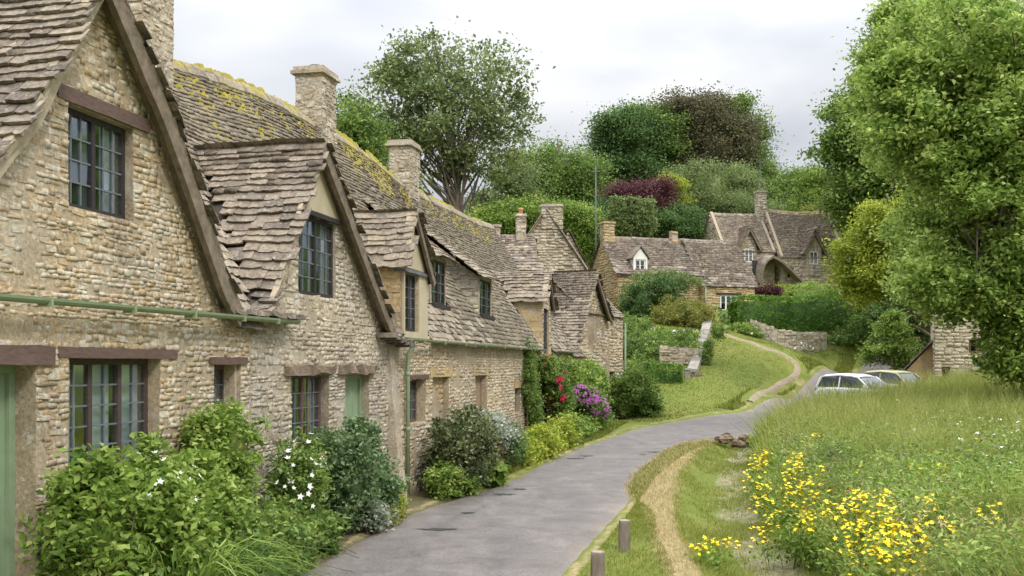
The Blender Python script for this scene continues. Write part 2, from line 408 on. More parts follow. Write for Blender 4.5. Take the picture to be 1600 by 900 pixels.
dirt = ss(.45, .9, GX-xl)*(1-ss(-.3, .25, GX-xm))*(GY < 32)*(GY > 4)
dirt = np.maximum(dirt, .9*ss(.0, .3, np.interp(GY, [0, 60], [-6.12+.0, 7.0])-GX)*0)
tt = ((GX+2.12)*.2135+(GY-17.36)*.9769); bb = (GX+2.12)*-.9769+(GY-17.36)*.2135
bed = ss(-1.25, -.7, bb)*(tt < 24)*(tt > -14)
mead = ss(-.3, .3, GX-xm)*(GY < 46)*(GY > 2)
def build_ground():
    m, nt, b = new_mat('ground_cover'); g = N(nt, 'ShaderNodeNewGeometry'); L = nt.links
    def at_(nm):
        a = N(nt, 'ShaderNodeAttribute'); a.attribute_name = nm; return a.outputs['Fac']
    nb = nz(nt, g, .35, 3); nf = nz(nt, g, 9, 5, .7); nm = nz(nt, g, 1.6, 4)
    gr = ramp(nt, [(.3, (.095, .12, .022)), (.5, (.145, .165, .030)), (.72, (.22, .21, .055))]); L.new(mth(nt, 'ADD', mth(nt, 'MULTIPLY', nf, .5), mth(nt, 'MULTIPLY', nm, .5)), gr.inputs[0])
    big = ramp(nt, [(.35, (.80, .92, .8)), (.65, (1.12, 1.05, 1.1))]); L.new(nb, big.inputs[0])
    c = mixc(nt, 1, gr.outputs[0], big.outputs[0], 'MULTIPLY')
    st = ramp(nt, [(.3, (.19, .15, .075)), (.55, (.33, .265, .135)), (.75, (.45, .375, .21))]); L.new(nf, st.inputs[0])
    di = ramp(nt, [(.3, (.15, .135, .075)), (.7, (.33, .285, .18))]); L.new(nf, di.inputs[0])
    md = ramp(nt, [(.3, (.05, .06, .018)), (.7, (.10, .11, .035))]); L.new(nf, md.inputs[0])
    be = ramp(nt, [(.3, (.07, .055, .03)), (.5, (.12, .10, .05)), (.7, (.12, .15, .035))]); L.new(nf, be.inputs[0])
    def msk(a, lo, hi, nn, k): 
        v = mth(nt, 'ADD', a, mth(nt, 'MULTIPLY', mth(nt, 'SUBTRACT', nn, .5), k))
        r = N(nt, 'ShaderNodeMapRange'); r.interpolation_type = 'SMOOTHSTEP'; L.new(v, r.inputs[0]); r.inputs[1].default_value = lo; r.inputs[2].default_value = hi
        return r.outputs[0]
    c = mixc(nt, msk(at_('bed'), .4, .7, nf, .8), c, be.outputs[0])
    c = mixc(nt, msk(at_('dirt'), .60, 1.15, mth(nt, 'ADD', mth(nt, 'MULTIPLY', nm, .55), mth(nt, 'MULTIPLY', nf, .45)), 2.6), c, di.outputs[0])
    c = mixc(nt, msk(at_('straw'), .35, .8, nm, 1.3), c, st.outputs[0])
    c = mixc(nt, msk(at_('mead'), .4, .6, nf, .5), c, md.outputs[0])
    L.new(c, b.inputs['Base Color']); b.inputs['Roughness'].default_value = .95; bump(nt, b, nf, .9, .05)
    o = obj('ground', V, F, m, None, True)
    for nm_, arr in (('straw', straw), ('dirt', dirt), ('bed', bed), ('mead', mead)):
        a = o.data.attributes.new(nm_, 'FLOAT', 'POINT'); a.data.foreach_set('value', arr.ravel().astype(np.float32))
    tag(o, 'sloping grassy ground rising to the lawn and hillside gardens', kind='structure')
build_ground()
def build_road():
    m, nt, b = new_mat('worn_asphalt'); g = N(nt, 'ShaderNodeNewGeometry'); L = nt.links
    nf = nz(nt, g, 24, 6, .85); nm = nz(nt, g, 1.6, 8, .75, .8); ns = nz(nt, g, 1.2, 4, .55, .3, (1.2, .35, 1))
    base = ramp(nt, [(.3, (.105, .093, .085)), (.5, (.145, .129, .119)), (.7, (.195, .173, .158))]); L.new(nm, base.inputs[0])
    sp = ramp(nt, [(.35, (.55, .55, .55)), (.65, (1.35, 1.35, 1.35))]); L.new(nf, sp.inputs[0])
    c = mixc(nt, .8, base.outputs[0], sp.outputs[0], 'MULTIPLY')
    stn = ramp(nt, [(.35, (.80, .80, .81)), (.5, (1, 1, 1)), (.68, (1.22, 1.21, 1.2))]); L.new(ns, stn.inputs[0])
    c = mixc(nt, .8, c, stn.outputs[0], 'MULTIPLY')
    cr_ = N(nt, 'ShaderNodeTexVoronoi'); cr_.feature = 'DISTANCE_TO_EDGE'; cr_.inputs['Scale'].default_value = .9
    nw = N(nt, 'ShaderNodeTexNoise'); nw.inputs['Scale'].default_value = 2.5; L.new(g.outputs['Position'], nw.inputs['Vector'])
    va = N(nt, 'ShaderNodeVectorMath'); va.operation = 'ADD'; L.new(g.outputs['Position'], va.inputs[0]); L.new(nw.outputs['Color'], va.inputs[1]); L.new(va.outputs[0], cr_.inputs['Vector'])
    ck = ramp(nt, [(0, (.62, .60, .58)), (.014, (1, 1, 1))]); L.new(cr_.outputs['Distance'], ck.inputs[0])
    c = mixc(nt, .55, c, ck.outputs[0], 'MULTIPLY')
    ea = N(nt, 'ShaderNodeAttribute'); ea.attribute_name = 'edge'
    c = mixc(nt, mth(nt, 'MULTIPLY', ea.outputs['Fac'], .7), c, (.25, .20, .145))
    L.new(c, b.inputs['Base Color'])
    rr_ = ramp(nt, [(.35, (.5,)*3), (.6, (.85,)*3)]); L.new(ns, rr_.inputs[0]); L.new(rr_.outputs[0], b.inputs['Roughness'])
    b.inputs['Specular IOR Level'].default_value = .28
    bump(nt, b, nf, .6, .012)
    K = 14; V = []; F = []; E = []
    for i in range(NS+1):
        for k in range(K+1):
            f = k/K; j = .07*noise.noise(Vector((i*.7, f*3, 5))) if k in (0, K) else 0
            f2 = f+(j if k == 0 else -j)/3
            p = rl[i]*(1-f2)+rr[i]*f2; V.append((p[0], p[1], 0)); E.append(abs(2*f-1)**8*(.7+.3*math.sin(i*.9)))
    V = np.array(V); V[:, 2] = H0(V[:, 0], V[:, 1])+.004; e = np.array(E)
    K1 = K+1; V[::K1, 2] -= .05; V[K::K1, 2] -= .05
    I, J = np.meshgrid(np.arange(K), np.arange(NS)); a = (J*K1+I).ravel(); F = np.stack([a, a+1, a+1+K1, a+K1], 1)
    o = obj('road', V, F, m, None, True); at_ = o.data.attributes.new('edge', 'FLOAT', 'POINT'); at_.data.foreach_set('value', e.astype(np.float32))
    tag(o, 'narrow worn grey lane curving past the row and up the hill', kind='structure')
    # dark wet repair patches
    pm = plain_mat('dark_tar_patch', (.035, .04, .035), (.07, .075, .065), 12, .35, .3)
    wet = plain_mat('damp_sheen', (.16, .155, .16), (.22, .215, .225), 5, .18, .1)
    for (px, py, a_, b_, mm) in [(686,829,.27,.10,pm),(728,803,.10,.07,pm),(786,774,.19,.11,pm),(812,765,.13,.10,pm),(1004,735,.09,.30,pm),(1026,707,.22,.16,pm),(1004,711,.08,.08,pm),(900,717,.22,.16,pm),(916,713,.14,.12,pm)]:
        c0 = ground_at(px, py); n = 22; V = [(c0.x, c0.y, c0.z+(.012 if mm is pm else .008))]
        for k in range(n):
            t = 2*math.pi*k/n; q = 1+.9*noise.noise(Vector((math.cos(t)*2.6+px, math.sin(t)*2.6, 0)))
            x = c0.x+a_*q*math.cos(t)+.2*b_*math.sin(t); y = c0.y+b_*q*math.sin(t); V.append((x, y, H(x, y)+(.012 if mm is pm else .008)))
        tag(obj('road_patch', V, [(0, k+1, (k+1) % n+1) for k in range(n)], mm), kind='structure')
build_road()
def strip_on_ground(name, pts, w, mat, label, lift=.02, rough=.12):
    P = [Vector(p) for p in pts]; n = (len(P)-1)*9; V = []; F = []; K = 4
    for i in range(n+1):
        c = Vector(cr([tuple(p) for p in P], (len(P)-1)*i/n*.9999)); c2 = Vector(cr([tuple(p) for p in P], min((len(P)-1)*(i+.5)/n, len(P)-1.001)))
        d = (c2-c); d.z = 0; d = d.normalized() if d.length > 1e-6 else Vector((0, 1, 0)); s = Vector((d.y, -d.x, 0))
        ww = w*(1+rough*noise.noise(Vector((i*.4, 1, 1)))*2)
        for k in range(K+1):
            q = c+s*ww*(k/K-.5); V.append((q.x, q.y, H(q.x, q.y)+(lift if 0 < k < K else -.03)))
    for i in range(n):
        for k in range(K): a = i*(K+1)+k; F.append((a, a+1, a+K+2, a+K+1))
    return tag(obj(name, V, F, mat, None, True), label, kind='structure')
M['path'] = plain_mat('worn_path', (.17, .14, .085), (.33, .26, .18), 5, .95, .6)
PATH = [ground_at(*p) for p in [(1172,628),(1180,621),(1212,606),(1240,590),(1246,575),(1236,562),(1215,551),(1190,543),(1165,533),(1140,526),(1128,521)]]
strip_on_ground('path', PATH, .42, M['path'], 'narrow worn footpath curving up across the lawn', lift=.06)

# ------------------------------------------------------------------ walls, openings, stones
def pip(p, poly):
    x, y = p; c = False; n = len(poly)
    for i in range(n):
        x1, y1 = poly[i]; x2, y2 = poly[(i+1) % n]
        if (y1 > y) != (y2 > y) and x < (x2-x1)*(y-y1)/(y2-y1)+x1: c = not c
    return c
def poly_span(poly, z):
    """intervals of the polygon at height z"""
    xs = []; n = len(poly)
    for i in range(n):
        x1, y1 = poly[i]; x2, y2 = poly[(i+1) % n]
        if (y1 > z) != (y2 > z): xs.append((x2-x1)*(z-y1)/(y2-y1)+x1)
    xs.sort(); return [(xs[i], xs[i+1]) for i in range(0, len(xs)-1, 2)]
def frame(O, A, into): # plane frame: columns along, into wall, up
    A = Vector(A); I_ = Vector(into); m = Matrix.Identity(4)
    for r in range(3): m[r][0] = A[r]; m[r][1] = I_[r]; m[r][2] = (0, 0, 1)[r]; m[r][3] = O[r]
    return m
def wob(a, z, s): return .035*noise.noise(Vector((a*.55+s, z*.55, s)))+.012*noise.noise(Vector((a*2+s, z*2, s)))
def wall_sheet(mb, fr, poly, holes, depth=.22, step=.6, seed=0, reveal=True):
    pts = []; edges = []
    def ring(r):
        o = len(pts); n = len(r); pts.extend(Vector(p) for p in r); edges.extend((o+i, o+(i+1) % n) for i in range(n))
    ring(poly)
    for (a0, a1, z0, z1) in holes: ring([(a0,z0),(a1,z0),(a1,z1),(a0,z1)])
    ax = [p[0] for p in poly]; az = [p[1] for p in poly]
    a = min(ax)+step/2
    while a < max(ax):
        z = min(az)+step/2
        while z < max(az):
            if pip((a, z), poly) and not any(h[0]-.02 < a < h[1]+.02 and h[2]-.02 < z < h[3]+.02 for h in holes): pts.append(Vector((a, z)))
            z += step
        a += step
    v, e, f, *_ = delaunay_2d_cdt(pts, edges, [], 0, 1e-5)
    V = []; F = []
    for p in v: V.append(fr@Vector((p.x, wob(p.x, p.y, seed), p.y)))
    for t in f:
        c = sum((v[i] for i in t), Vector((0, 0)))/len(t)
        if pip(c, poly) and not any(h[0] < c.x < h[1] and h[2] < c.y < h[3] for h in holes): F.append(tuple(t))
    mb.add(V, F)
    if reveal:
        for (a0, a1, z0, z1) in holes:
            c = [(a0,z0),(a1,z0),(a1,z1),(a0,z1)]; V = [fr@Vector((p[0], wob(p[0], p[1], seed), p[1])) for p in c]+[fr@Vector((p[0], depth, p[1])) for p in c]
            mb.add(V, [(k, (k+1) % 4, (k+1) % 4+4, k+4) for k in range(4)])
def stone_items(fr, poly, holes, h=(.07, .12), w=(.12, .30), prot=(.004, .017), seed=0, skip=.035, z0=None, z1=None, j=.0):
    r = random.Random(seed*7+3); items = []
    az = [p[1] for p in poly]; z = (min(az) if z0 is None else z0)+.01; zt = max(az) if z1 is None else z1
    while z < zt:
        hh = r.uniform(*h)
        for (s0, s1) in poly_span(poly, z+hh/2):
            cuts = [(s0+.02, s1-.02)]
            for (a0, a1, b0, b1) in holes:
                if b0 < z+hh*.7 and b1 > z+hh*.3:
                    nc = []
                    for c0, c1 in cuts:
                        if a1 <= c0 or a0 >= c1: nc.append((c0, c1)); continue
                        if a0-c0 > .05: nc.append((c0, a0))
                        if c1-a1 > .05: nc.append((a1, c1))
                    cuts = nc
            for c0, c1 in cuts:
                a = c0
                while a < c1-.03:
                    ww = r.uniform(*w)
                    if c1-(a+ww) < w[0]*.7: ww = c1-a
                    if r.random() > skip:
                        p = r.uniform(*prot); cz = z+hh/2+r.uniform(-.18, .18)*hh; h3 = hh*r.uniform(.82, 1.22)
                        m = fr@(Matrix.Translation((a+ww/2, wob(a+ww/2, cz, seed)+.005, cz))@Matrix.Rotation(r.uniform(-.11, .11), 4, 'Y')@Matrix.Diagonal((ww*1.0, p, h3, 1)))
                        items.append((r.randrange(12), m))
                    a += ww
        z += hh
    return items

def pane_mesh(mat):
    key = ('pane', mat.name)
    if key not in _cache:
        mb = MB(); mb.box(-.5, .5, -.5, .5, -.5, .5); _cache[key] = mesh_from('pane', mb.V, mb.F, mat)
    return _cache[key]
def window(root, fr, a0, a1, z0, z1, lights=2, rows=4, cols=2, depth=.18, fmat='black', bars=True, curtain=None, mull=.055, glass='glass', sill=None, casement=True):
    """a leaded casement: frame > panes, glazing bars, curtain, room behind"""
    fm = M[fmat]; mb = MB(); fw = mull; y0, y1 = depth-.065, depth+.0
    def bx(x0, x1, za, zb, ya=y0, yb=y1):
        t = MB(); t.box(x0, x1, ya, yb, za, zb); mb.add([fr@Vector(v) for v in t.V], t.F)
    bx(a0, a0+fw, z0, z1); bx(a1-fw, a1, z0, z1); bx(a0+fw, a1-fw, z0, z0+fw, y0-.004); bx(a0+fw, a1-fw, z1-fw, z1, y0-.004)
    W = (a1-a0-fw)/lights
    for i in range(1, lights): bx(a0+W*i, a0+W*i+fw, z0+fw, z1-fw, y0-.006)
    w = mb.build('window', fm, root)
    pm = pane_mesh(M[glass]); lead = MB(); yy = depth-.045
    for i in range(lights):
        l0 = a0+W*i+fw; l1 = a0+W*(i+1); b0 = z0+fw; b1 = z1-fw
        tlt = rnd.uniform(-.02, .02)
        for r_ in range(rows):
            for c_ in range(cols):
                x0 = l0+(l1-l0)*c_/cols; x1 = l0+(l1-l0)*(c_+1)/cols; za = b0+(b1-b0)*r_/rows; zb = b0+(b1-b0)*(r_+1)/rows
                o = bpy.data.objects.new('pane', pm); link(o, w)
                o.matrix_local = fr@(Matrix.Translation(((x0+x1)/2, yy, (za+zb)/2))@Matrix.Rotation(tlt+rnd.uniform(-.03, .03), 4, 'Z')@Matrix.Rotation(rnd.uniform(-.03, .03), 4, 'X')@Matrix.Diagonal(((x1-x0)*.97, .005, (zb-za)*.97, 1)))
        if bars:
            for c_ in range(1, cols):
                x = l0+(l1-l0)*c_/cols; t = MB(); t.box(x-.008, x+.008, yy-.014, yy+.014, b0, b1); lead.add([fr@Vector(v) for v in t.V], t.F)
            for r_ in range(1, rows):
                z = b0+(b1-b0)*r_/rows; t = MB(); t.box(l0, l1, yy-.016, yy+.012, z-.008, z+.008); lead.add([fr@Vector(v) for v in t.V], t.F)
    if bars: lead.build('glazing_bars', M['lead'] if fmat != 'white' else M['white'], w)
    # room
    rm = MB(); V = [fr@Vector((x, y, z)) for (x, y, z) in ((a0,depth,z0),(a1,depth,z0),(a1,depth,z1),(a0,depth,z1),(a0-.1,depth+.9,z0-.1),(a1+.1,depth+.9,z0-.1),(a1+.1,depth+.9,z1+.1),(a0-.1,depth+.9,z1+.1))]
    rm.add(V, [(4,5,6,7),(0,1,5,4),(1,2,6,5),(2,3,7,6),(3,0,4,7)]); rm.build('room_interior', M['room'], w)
    for (c0, c1, mt, cz0) in (curtain or []):
        n = 14; V = []; F = []
        for k in range(n+1):
            x = c0+(c1-c0)*k/n; y = depth+.022+.012*math.sin(k*2.1)
            V += [fr@Vector((x, y, cz0)), fr@Vector((x, y, z1-.03))]
        for k in range(n): F.append((2*k, 2*k+2, 2*k+3, 2*k+1))
        obj('curtain', V, F, M[mt], w, True)
    if sill:
        s = MB(); s.rough(a0-.06, a1+.06, -.05, depth, z0-.07, z0-.004, .006); MB.build(_xf(s, fr), 'sill', M[sill], w)
    return w
def _xf(mb, fr):
    mb.V = [tuple(fr@Vector(v)) for v in mb.V]; return mb
def planks_door(root, fr, a0, a1, z0, z1, depth, mat, n=5, mat_frame=None):
    mb = MB(); mb.box(a0, a0+.07, depth-.1, depth, z0, z1); mb.box(a1-.07, a1, depth-.1, depth, z0, z1); mb.box(a0+.07, a1-.07, depth-.104, depth, z1-.07, z1)
    d = _xf(mb, fr).build('door', mat, root)
    W = (a1-a0-.14)/n
    for i in range(n):
        p = MB(); p.box(a0+.07+W*i+.004, a0+.07+W*(i+1)-.004, depth-.06, depth-.02, z0, z1-.07); _xf(p, fr).build('plank', mat, d)
    b = MB(); b.box(a0, a1, depth-.018, depth+.01, z0, z1); _xf(b, fr).build('backing', M['room'], d)
    h = MB(); h.box(a0+.12, a0+.15, depth-.10, depth-.062, z0+1.0, z0+1.12); _xf(h, fr).build('handle', M['black'], d)
    return d
def lintel(root, fr, a0, a1, z0, z1, mat, out=.03, rough=.01, depth=.12, name='lintel'):
    s = MB(); s.rough(a0, a1, -out, depth, z0, z1, rough, 8); return _xf(s, fr).build(name, M[mat], root)

def interp(x, pts):
    return float(np.interp(x, [p[0] for p in pts], [p[1] for p in pts]))
# roof surfaces -----------------------------------------------------------------
def tile_items(P, u0, u1, L, keep, expo=(.20, .10), width=(.16, .32), th=(.022, .036), seed=0, nv=12, over=.12, kick=.03):
    """P(u, d) -> point; d metres up the slope; rows of slates from d=-over to L"""
    r = random.Random(seed); items = []; d = -over; row = 0
    while d < L-.03:
        f = max(0, min(1, d/L)); ex = expo[0]+(expo[1]-expo[0])*f; ex *= r.uniform(.92, 1.08)
        wsc = 1-.35*f; u = u0-r.uniform(0, .15)
        sag = r.uniform(-.01, .01)
        while u < u1:
            w = r.uniform(*width)*wsc; uc = u+w/2; dd = d+r.uniform(-.009, .009)+.03*noise.noise(Vector((uc*.8, row, seed)))
            if keep(uc, max(dd, 0)):
                p = Vector(P(uc, dd)); px = Vector(P(uc+.05, dd)); py = Vector(P(uc, dd+.05))
                x = (px-p).normalized(); y = (py-p).normalized(); n = x.cross(y).normalized()
                if n.z < 0: x = -x; n = -n
                ln = ex*1.7; k = kick*r.uniform(.7, 1.3); y2 = (y*ln-n*k).normalized(); n2 = x.cross(y2).normalized()
                if n2.z < 0: n2 = -n2
                t = r.uniform(*th); m = Matrix.Identity(4); x = (x+y2*r.uniform(-.03, .03)).normalized()
                o = p+n*(k+.002+r.uniform(0, .009))
                for q in range(3): m[q][0] = x[q]*w*1.025; m[q][1] = y2[q]*ln; m[q][2] = n2[q]*t; m[q][3] = o[q]
                items.append((r.randrange(nv), m))
            u += w
        d += ex; row += 1
    return items
def sheet(mb, P, u0, u1, L, nu, nd, keep=None, drop=.0):
    V = []; F = []
    for i in range(nu+1):
        for j in range(nd+1):
            V.append(Vector(P(u0+(u1-u0)*i/nu, L*j/nd))-Vector((0, 0, drop)))
    for i in range(nu):
        for j in range(nd):
            if keep and not keep(u0+(u1-u0)*(i+.5)/nu, L*(j+.5)/nd): continue
            a = i*(nd+1)+j; F.append((a, a+nd+1, a+nd+2, a+1))
    mb.add(V, F)
def prof_fn(pts):
    """polyline profile [(a,z)...] from foot to apex -> function d -> (a,z), total length"""
    L = [0]
    for i in range(1, len(pts)): L.append(L[-1]+math.dist(pts[i], pts[i-1]))
    A = [p[0] for p in pts]; Z = [p[1] for p in pts]
    def f(d):
        if d < 0: 
            k = d/(L[1]); return (A[0]+(A[1]-A[0])*k, Z[0]+(Z[1]-Z[0])*k)
        return (float(np.interp(d, L, A)), float(np.interp(d, L, Z)))
    return f, L[-1]

# ------------------------------------------------------------------ the terrace row
ROW0 = Vector((-2.12, 17.36, 0)); TH = math.atan2(.9769, .2135)
RMAT = Matrix.Translation(ROW0)@Matrix.Rotation(TH, 4, 'Z')
RIDGE = [(-12,7.15),(-3.4,7.2),(-2.6,7.2),(-1.4,7.35),(.15,7.51),(1.72,7.61),(2.9,7.63),(5.4,7.62),(7.1,7.58),(9.1,7.36),(11.4,7.34),(14.1,7.40),(17.3,7.46),(19.9,7.62)]
EAVE = 2.93
def Zm(t, b):
    s = b/3.0; zr = interp(t, RIDGE)
    return EAVE+(zr-EAVE)*s-.10*math.sin(math.pi*min(max(s, 0), 1))+.045*noise.noise(Vector((t*.45, b*.6, 3)))*min(1, abs(b)+.2)
class Gable: pass
GABLES = []
def gable(left, right, back, eave_b=0):
    g = Gable(); g.left = left; g.right = right; g.back = back; g.pts = left+right[::-1][1:] if left[-1] == right[-1] else left+right[::-1]
    g.a0 = left[0][0]; g.a1 = right[0][0]; g.fb = eave_b; GABLES.append(g); return g
gA = gable([(-10.9,2.95),(-10.1,3.5),(-9.3,4.45),(-8.27,6.03)], [(-5.72,3.0),(-6.05,3.3),(-7.19,4.86),(-8.27,6.03)], 2.6)
gB = gable([(-5.15,2.98),(-4.75,3.22),(-4.35,3.85),(-3.27,5.50)], [(-.28,2.98),(-.7,3.28),(-3.27,5.50)], 2.3)
g3 = gable([(.52,4.17),(1.08,5.20)], [(2.22,4.0),(1.08,5.20)], 1.9)
g6 = gable([(14.35,4.40),(15.0,5.30)], [(15.95,4.2),(15.0,5.30)], 2.2)
def Zg(g, t, b):
    if b > g.back or not (g.a0 <= t <= g.a1): return -9
    return interp(t, sorted(g.left+g.right))
SHEDS = [(3.75, 5.55, .42, 4.80), (8.05, 9.95, .42, 4.72)]    # t0, t1, front b, top z : swept dormer roofs
def Zs(s, t, b):
    t0, t1, fb, z = s
    if not (t0 < t < t1) or b < fb: return -9
    return z+(b-fb)*.78-.06*abs((t-(t0+t1)/2)/((t1-t0)/2))**3
def main_keep(t, b):
    z = Zm(t, b)
    for g in GABLES:
        if Zg(g, t, b) > z-.04: return False
    for s in SHEDS:
        if Zs(s, t, b) > z-.02: return False
        if s[0]+.22 < t < s[1]-.22 and s[2]+.1 < b < s[2]+.6 and Zs(s, t, b) > z-.2: return False
    return True
SL = 5.4
def row_cottage(label, t0, t1, holes, polyfront, gables, maxt, maxs, mort, stone, tcol='slate_main', gcol='slate', wall_h=(.07,.12), wall_w=(.12,.3), sheds=(), nocourse=None, seedk=0):
    root = empty('stone_cottage', RMAT@Vector((t0, 0, 0)), TH, label, 'cottage', 'cottages in the stone terrace')
    off = Matrix.Translation((-t0, 0, 0)); Mw = Matrix.Translation(root.location)@Matrix.Rotation(TH, 4, 'Z')
    fr = off@frame((0,0,0), (1,0,0), (0,1,0)); seed = seedk+1
    mb = MB(); wall_sheet(mb, fr, polyfront, holes, seed=seed)
    def b2(x0, x1, y0, y1, z0, z1): t = MB(); t.box(x0, x1, y0, y1, z0, z1); _xf(t, off); mb.add(t.V, t.F)
    # back and end walls
    b2(t0, t1, 5.6, 5.95, -.3, 2.85)
    for te, s in ((t0, 1), (t1, -1)):
        V = [off@Vector((te+s*k, y, z)) for k in (0.02, .3) for (y, z) in ((.05,-.3),(5.9,-.3),(5.9,2.8),(3,interp(te,RIDGE)-.25),(.05,2.8))]
        mb.add(V, [(0,1,2,3,4),(9,8,7,6,5)]+[(k,(k+1)%5+0,(k+1)%5+5,k+5) for k in range(5)])
    wall = mb.build('wall', M[mort], root)
    items = stone_items(fr, polyfront, holes, h=wall_h, w=wall_w, seed=seed)
    # main roof
    P = lambda t, d: off@Vector((t, 3.0*d/SL, Zm(t, 3.0*d/SL)))
    ub = MB(); sheet(ub, P, t0, t1, SL, int((t1-t0)/.3)+1, 18, lambda t, d: main_keep(t, 3*d/SL) or d > 3.8, .015)
    PB = lambda t, d: off@Vector((t, 6.0-3.0*d/SL, Zm(t, 3.0*d/SL))); sheet(ub, PB, t0, t1, SL, 12, 6)
    roof = ub.build('roof', M['under'], root)
    ti = tile_items(P, t0, t1, SL, lambda t, d: main_keep(t, 3*d/SL), (.165, .075), (.17, .42), (.016, .034), seed=seed*13, over=.16, kick=.03)
    tb = tile_items(PB, t0, t1, SL, lambda t, d: d < SL-.75, (.35, .3), (.4, .7), seed=seed*17)
    gi = []
    for g in gables:
        for prof in (g.left, g.right):
            f, L = prof_fn(prof); PG = lambda b, d, f=f: off@Vector((f(d)[0], b, f(d)[1]+.03*noise.noise(Vector((b, d, seed)))))
            def kp(b, d, f=f): a, z = f(d); return b < .12 or z > Zm(a, b)-.02
            sheet(ub2 := MB(), PG, -.10, g.back, L, 12, 10, kp, .01); ub2.build('gable_roof', M['under'], root)
            gi += tile_items(PG, -.14, g.back, L, kp, (.165, .105), (.22, .52), (.024, .040), seed=seed*5+len(gi), over=.06, kick=.04)
    place(ti, 'roof_tile', TILES, M[tcol], roof, Mw, maxt//2, 'roof_tiles')
    V, F = merge(tb, TILES); tag(obj('rear_roof_tiles', V, F, M[tcol], roof), kind='stuff')
    if gi: place(gi, 'roof_tile', TILES, M[gcol], roof, Mw, maxt-maxt//2, 'gable_roof_tiles')
    return root, off, fr, Mw, wall, roof, items

def ridge_tiles(root, off, t0, t1, mat, name='ridge_tile'):
    t = t0
    while t < t1:
        w = min(rnd.uniform(.24, .38), t1-t+.02); z = interp(t+w/2, RIDGE)+.02+.03*noise.noise(Vector((t*.5, 0, 9)))
        z0 = Zm(t, 3.0); z1 = Zm(t+w, 3.0)
        mb = MB(); V = []; k = rnd.uniform(-.01, .02)
        for (a, zz) in ((t+.006, z0), (t+w-.006, z1)):
            for (y, q) in ((2.83, -.21), (2.91, -.08), (3.0, .0), (3.09, -.08), (3.17, -.21)): V.append(off@Vector((a, y, zz+q+k+.07)))
            for (y, q) in ((2.85, -.26), (3.0, -.05), (3.15, -.26)): V.append(off@Vector((a, y, zz+q+k+.07)))
        mb.add(V, [(0,1,9,8),(1,2,10,9),(2,3,11,10),(3,4,12,11),(0,5,6,2,1),(2,6,7,4,3),(8,9,10,14,13),(10,11,12,15,14),(0,8,13,5),(4,7,15,12)])
        mb.build(name, M[mat], root); t += w
def moss(root, off, spots, seed, mat='moss'):
    """cushions of moss on the slates"""
    r = random.Random(seed); mb = MB()
    for (t0, t1, b0, b1, n) in spots:
        for _ in range(n):
            t = r.uniform(t0, t1); b = b1-(b1-b0)*r.random()**1.4
            if noise.noise(Vector((t*1.3, b*1.5, 7)))+.12 < 0: continue
            z = Zm(t, b)+.04; s = r.uniform(.03, .10); V = []; F = []
            k = 7
            for i in range(k):
                a = 2*math.pi*i/k; V.append(off@Vector((t+s*1.5*math.cos(a)*r.uniform(.7,1.3), b+s*.7*math.sin(a), z+s*1.0*math.sin(a)-.03)))
            V.append(off@Vector((t, b-.03, z+s*.45)))
            for i in range(k): F.append((i, (i+1) % k, k))
            mb.add(V, F)
    if mb.V: tag(mb.build('moss', M['moss'], root, True), kind='stuff')
M['moss'] = plain_mat('yellow_moss', (.15, .14, .03), (.34, .27, .035), 9, 1, .9)
def verge(root, off, pts, y0, y1, drop, mat, name='verge_board', lift=.0):
    """board under the roof edge, following the profile"""
    mb = MB(); V = []; F = []; n = len(pts)
    for i in range(n):
        a, z = pts[i]; p = Vector(pts[max(i-1,0)]); q = Vector(pts[min(i+1,n-1)]); d = (q-p).normalized(); nn = Vector((-d.y, d.x))
        if nn.y < 0: nn = -nn
        t = Vector((a, z))+nn*lift; u = Vector((a, z))+nn*(lift-drop)
        V += [off@Vector((t.x, y0, t.y)), off@Vector((t.x, y1, t.y)), off@Vector((u.x, y1, u.y)), off@Vector((u.x, y0, u.y))]
    for i in range(n-1):
        a = i*4; b = a+4
        for k in range(4): F.append((a+k, b+k, b+(k+1) % 4, a+(k+1) % 4))
    F.append((0,1,2,3)); e = (n-1)*4; F.append((e+3,e+2,e+1,e)); mb.add(V, F)
    return mb.build(name, M[mat], root)
def densify(pts, k=6, j=.008):
    out = []
    for i in range(len(pts)-1):
        for q in range(k): f = q/k; out.append((pts[i][0]*(1-f)+pts[i+1][0]*f+rnd.uniform(-j, j), pts[i][1]*(1-f)+pts[i+1][1]*f+rnd.uniform(-j, j)))
    out.append(pts[-1]); return out
def verge_stones(root, off, pts, y0, y1, mat):
    """bedded verge slates laid end to end along a gable slope"""
    f, L = prof_fn(pts); d = 0
    while d < L:
        w = min(rnd.uniform(.16, .30), L-d); a0, z0 = f(d+.005); a1, z1 = f(d+w-.005); dv = Vector((a1-a0, z1-z0)).normalized(); nn = Vector((-dv.y, dv.x)); nn = -nn if nn.y < 0 else nn
        th = rnd.uniform(.03, .055); lf = rnd.uniform(-.01, .015); j = [rnd.uniform(-.015, .015) for _ in range(8)]; V = []
        for k, (a, z) in enumerate(((a0, z0), (a1, z1))):
            for (yy, q) in ((y0, lf-.02), (y1, lf-.02), (y1, lf+th), (y0, lf+th)): V.append(off@Vector((a+nn.x*q, yy+rnd.uniform(-.012, .012), z+nn.y*q+rnd.uniform(-.008, .008))))
        mb = MB(); mb.add(V, [(0,4,5,1),(1,5,6,2),(2,6,7,3),(3,7,4,0),(0,1,2,3),(7,6,5,4)]); mb.build('verge_stone', M[mat], root); d += w
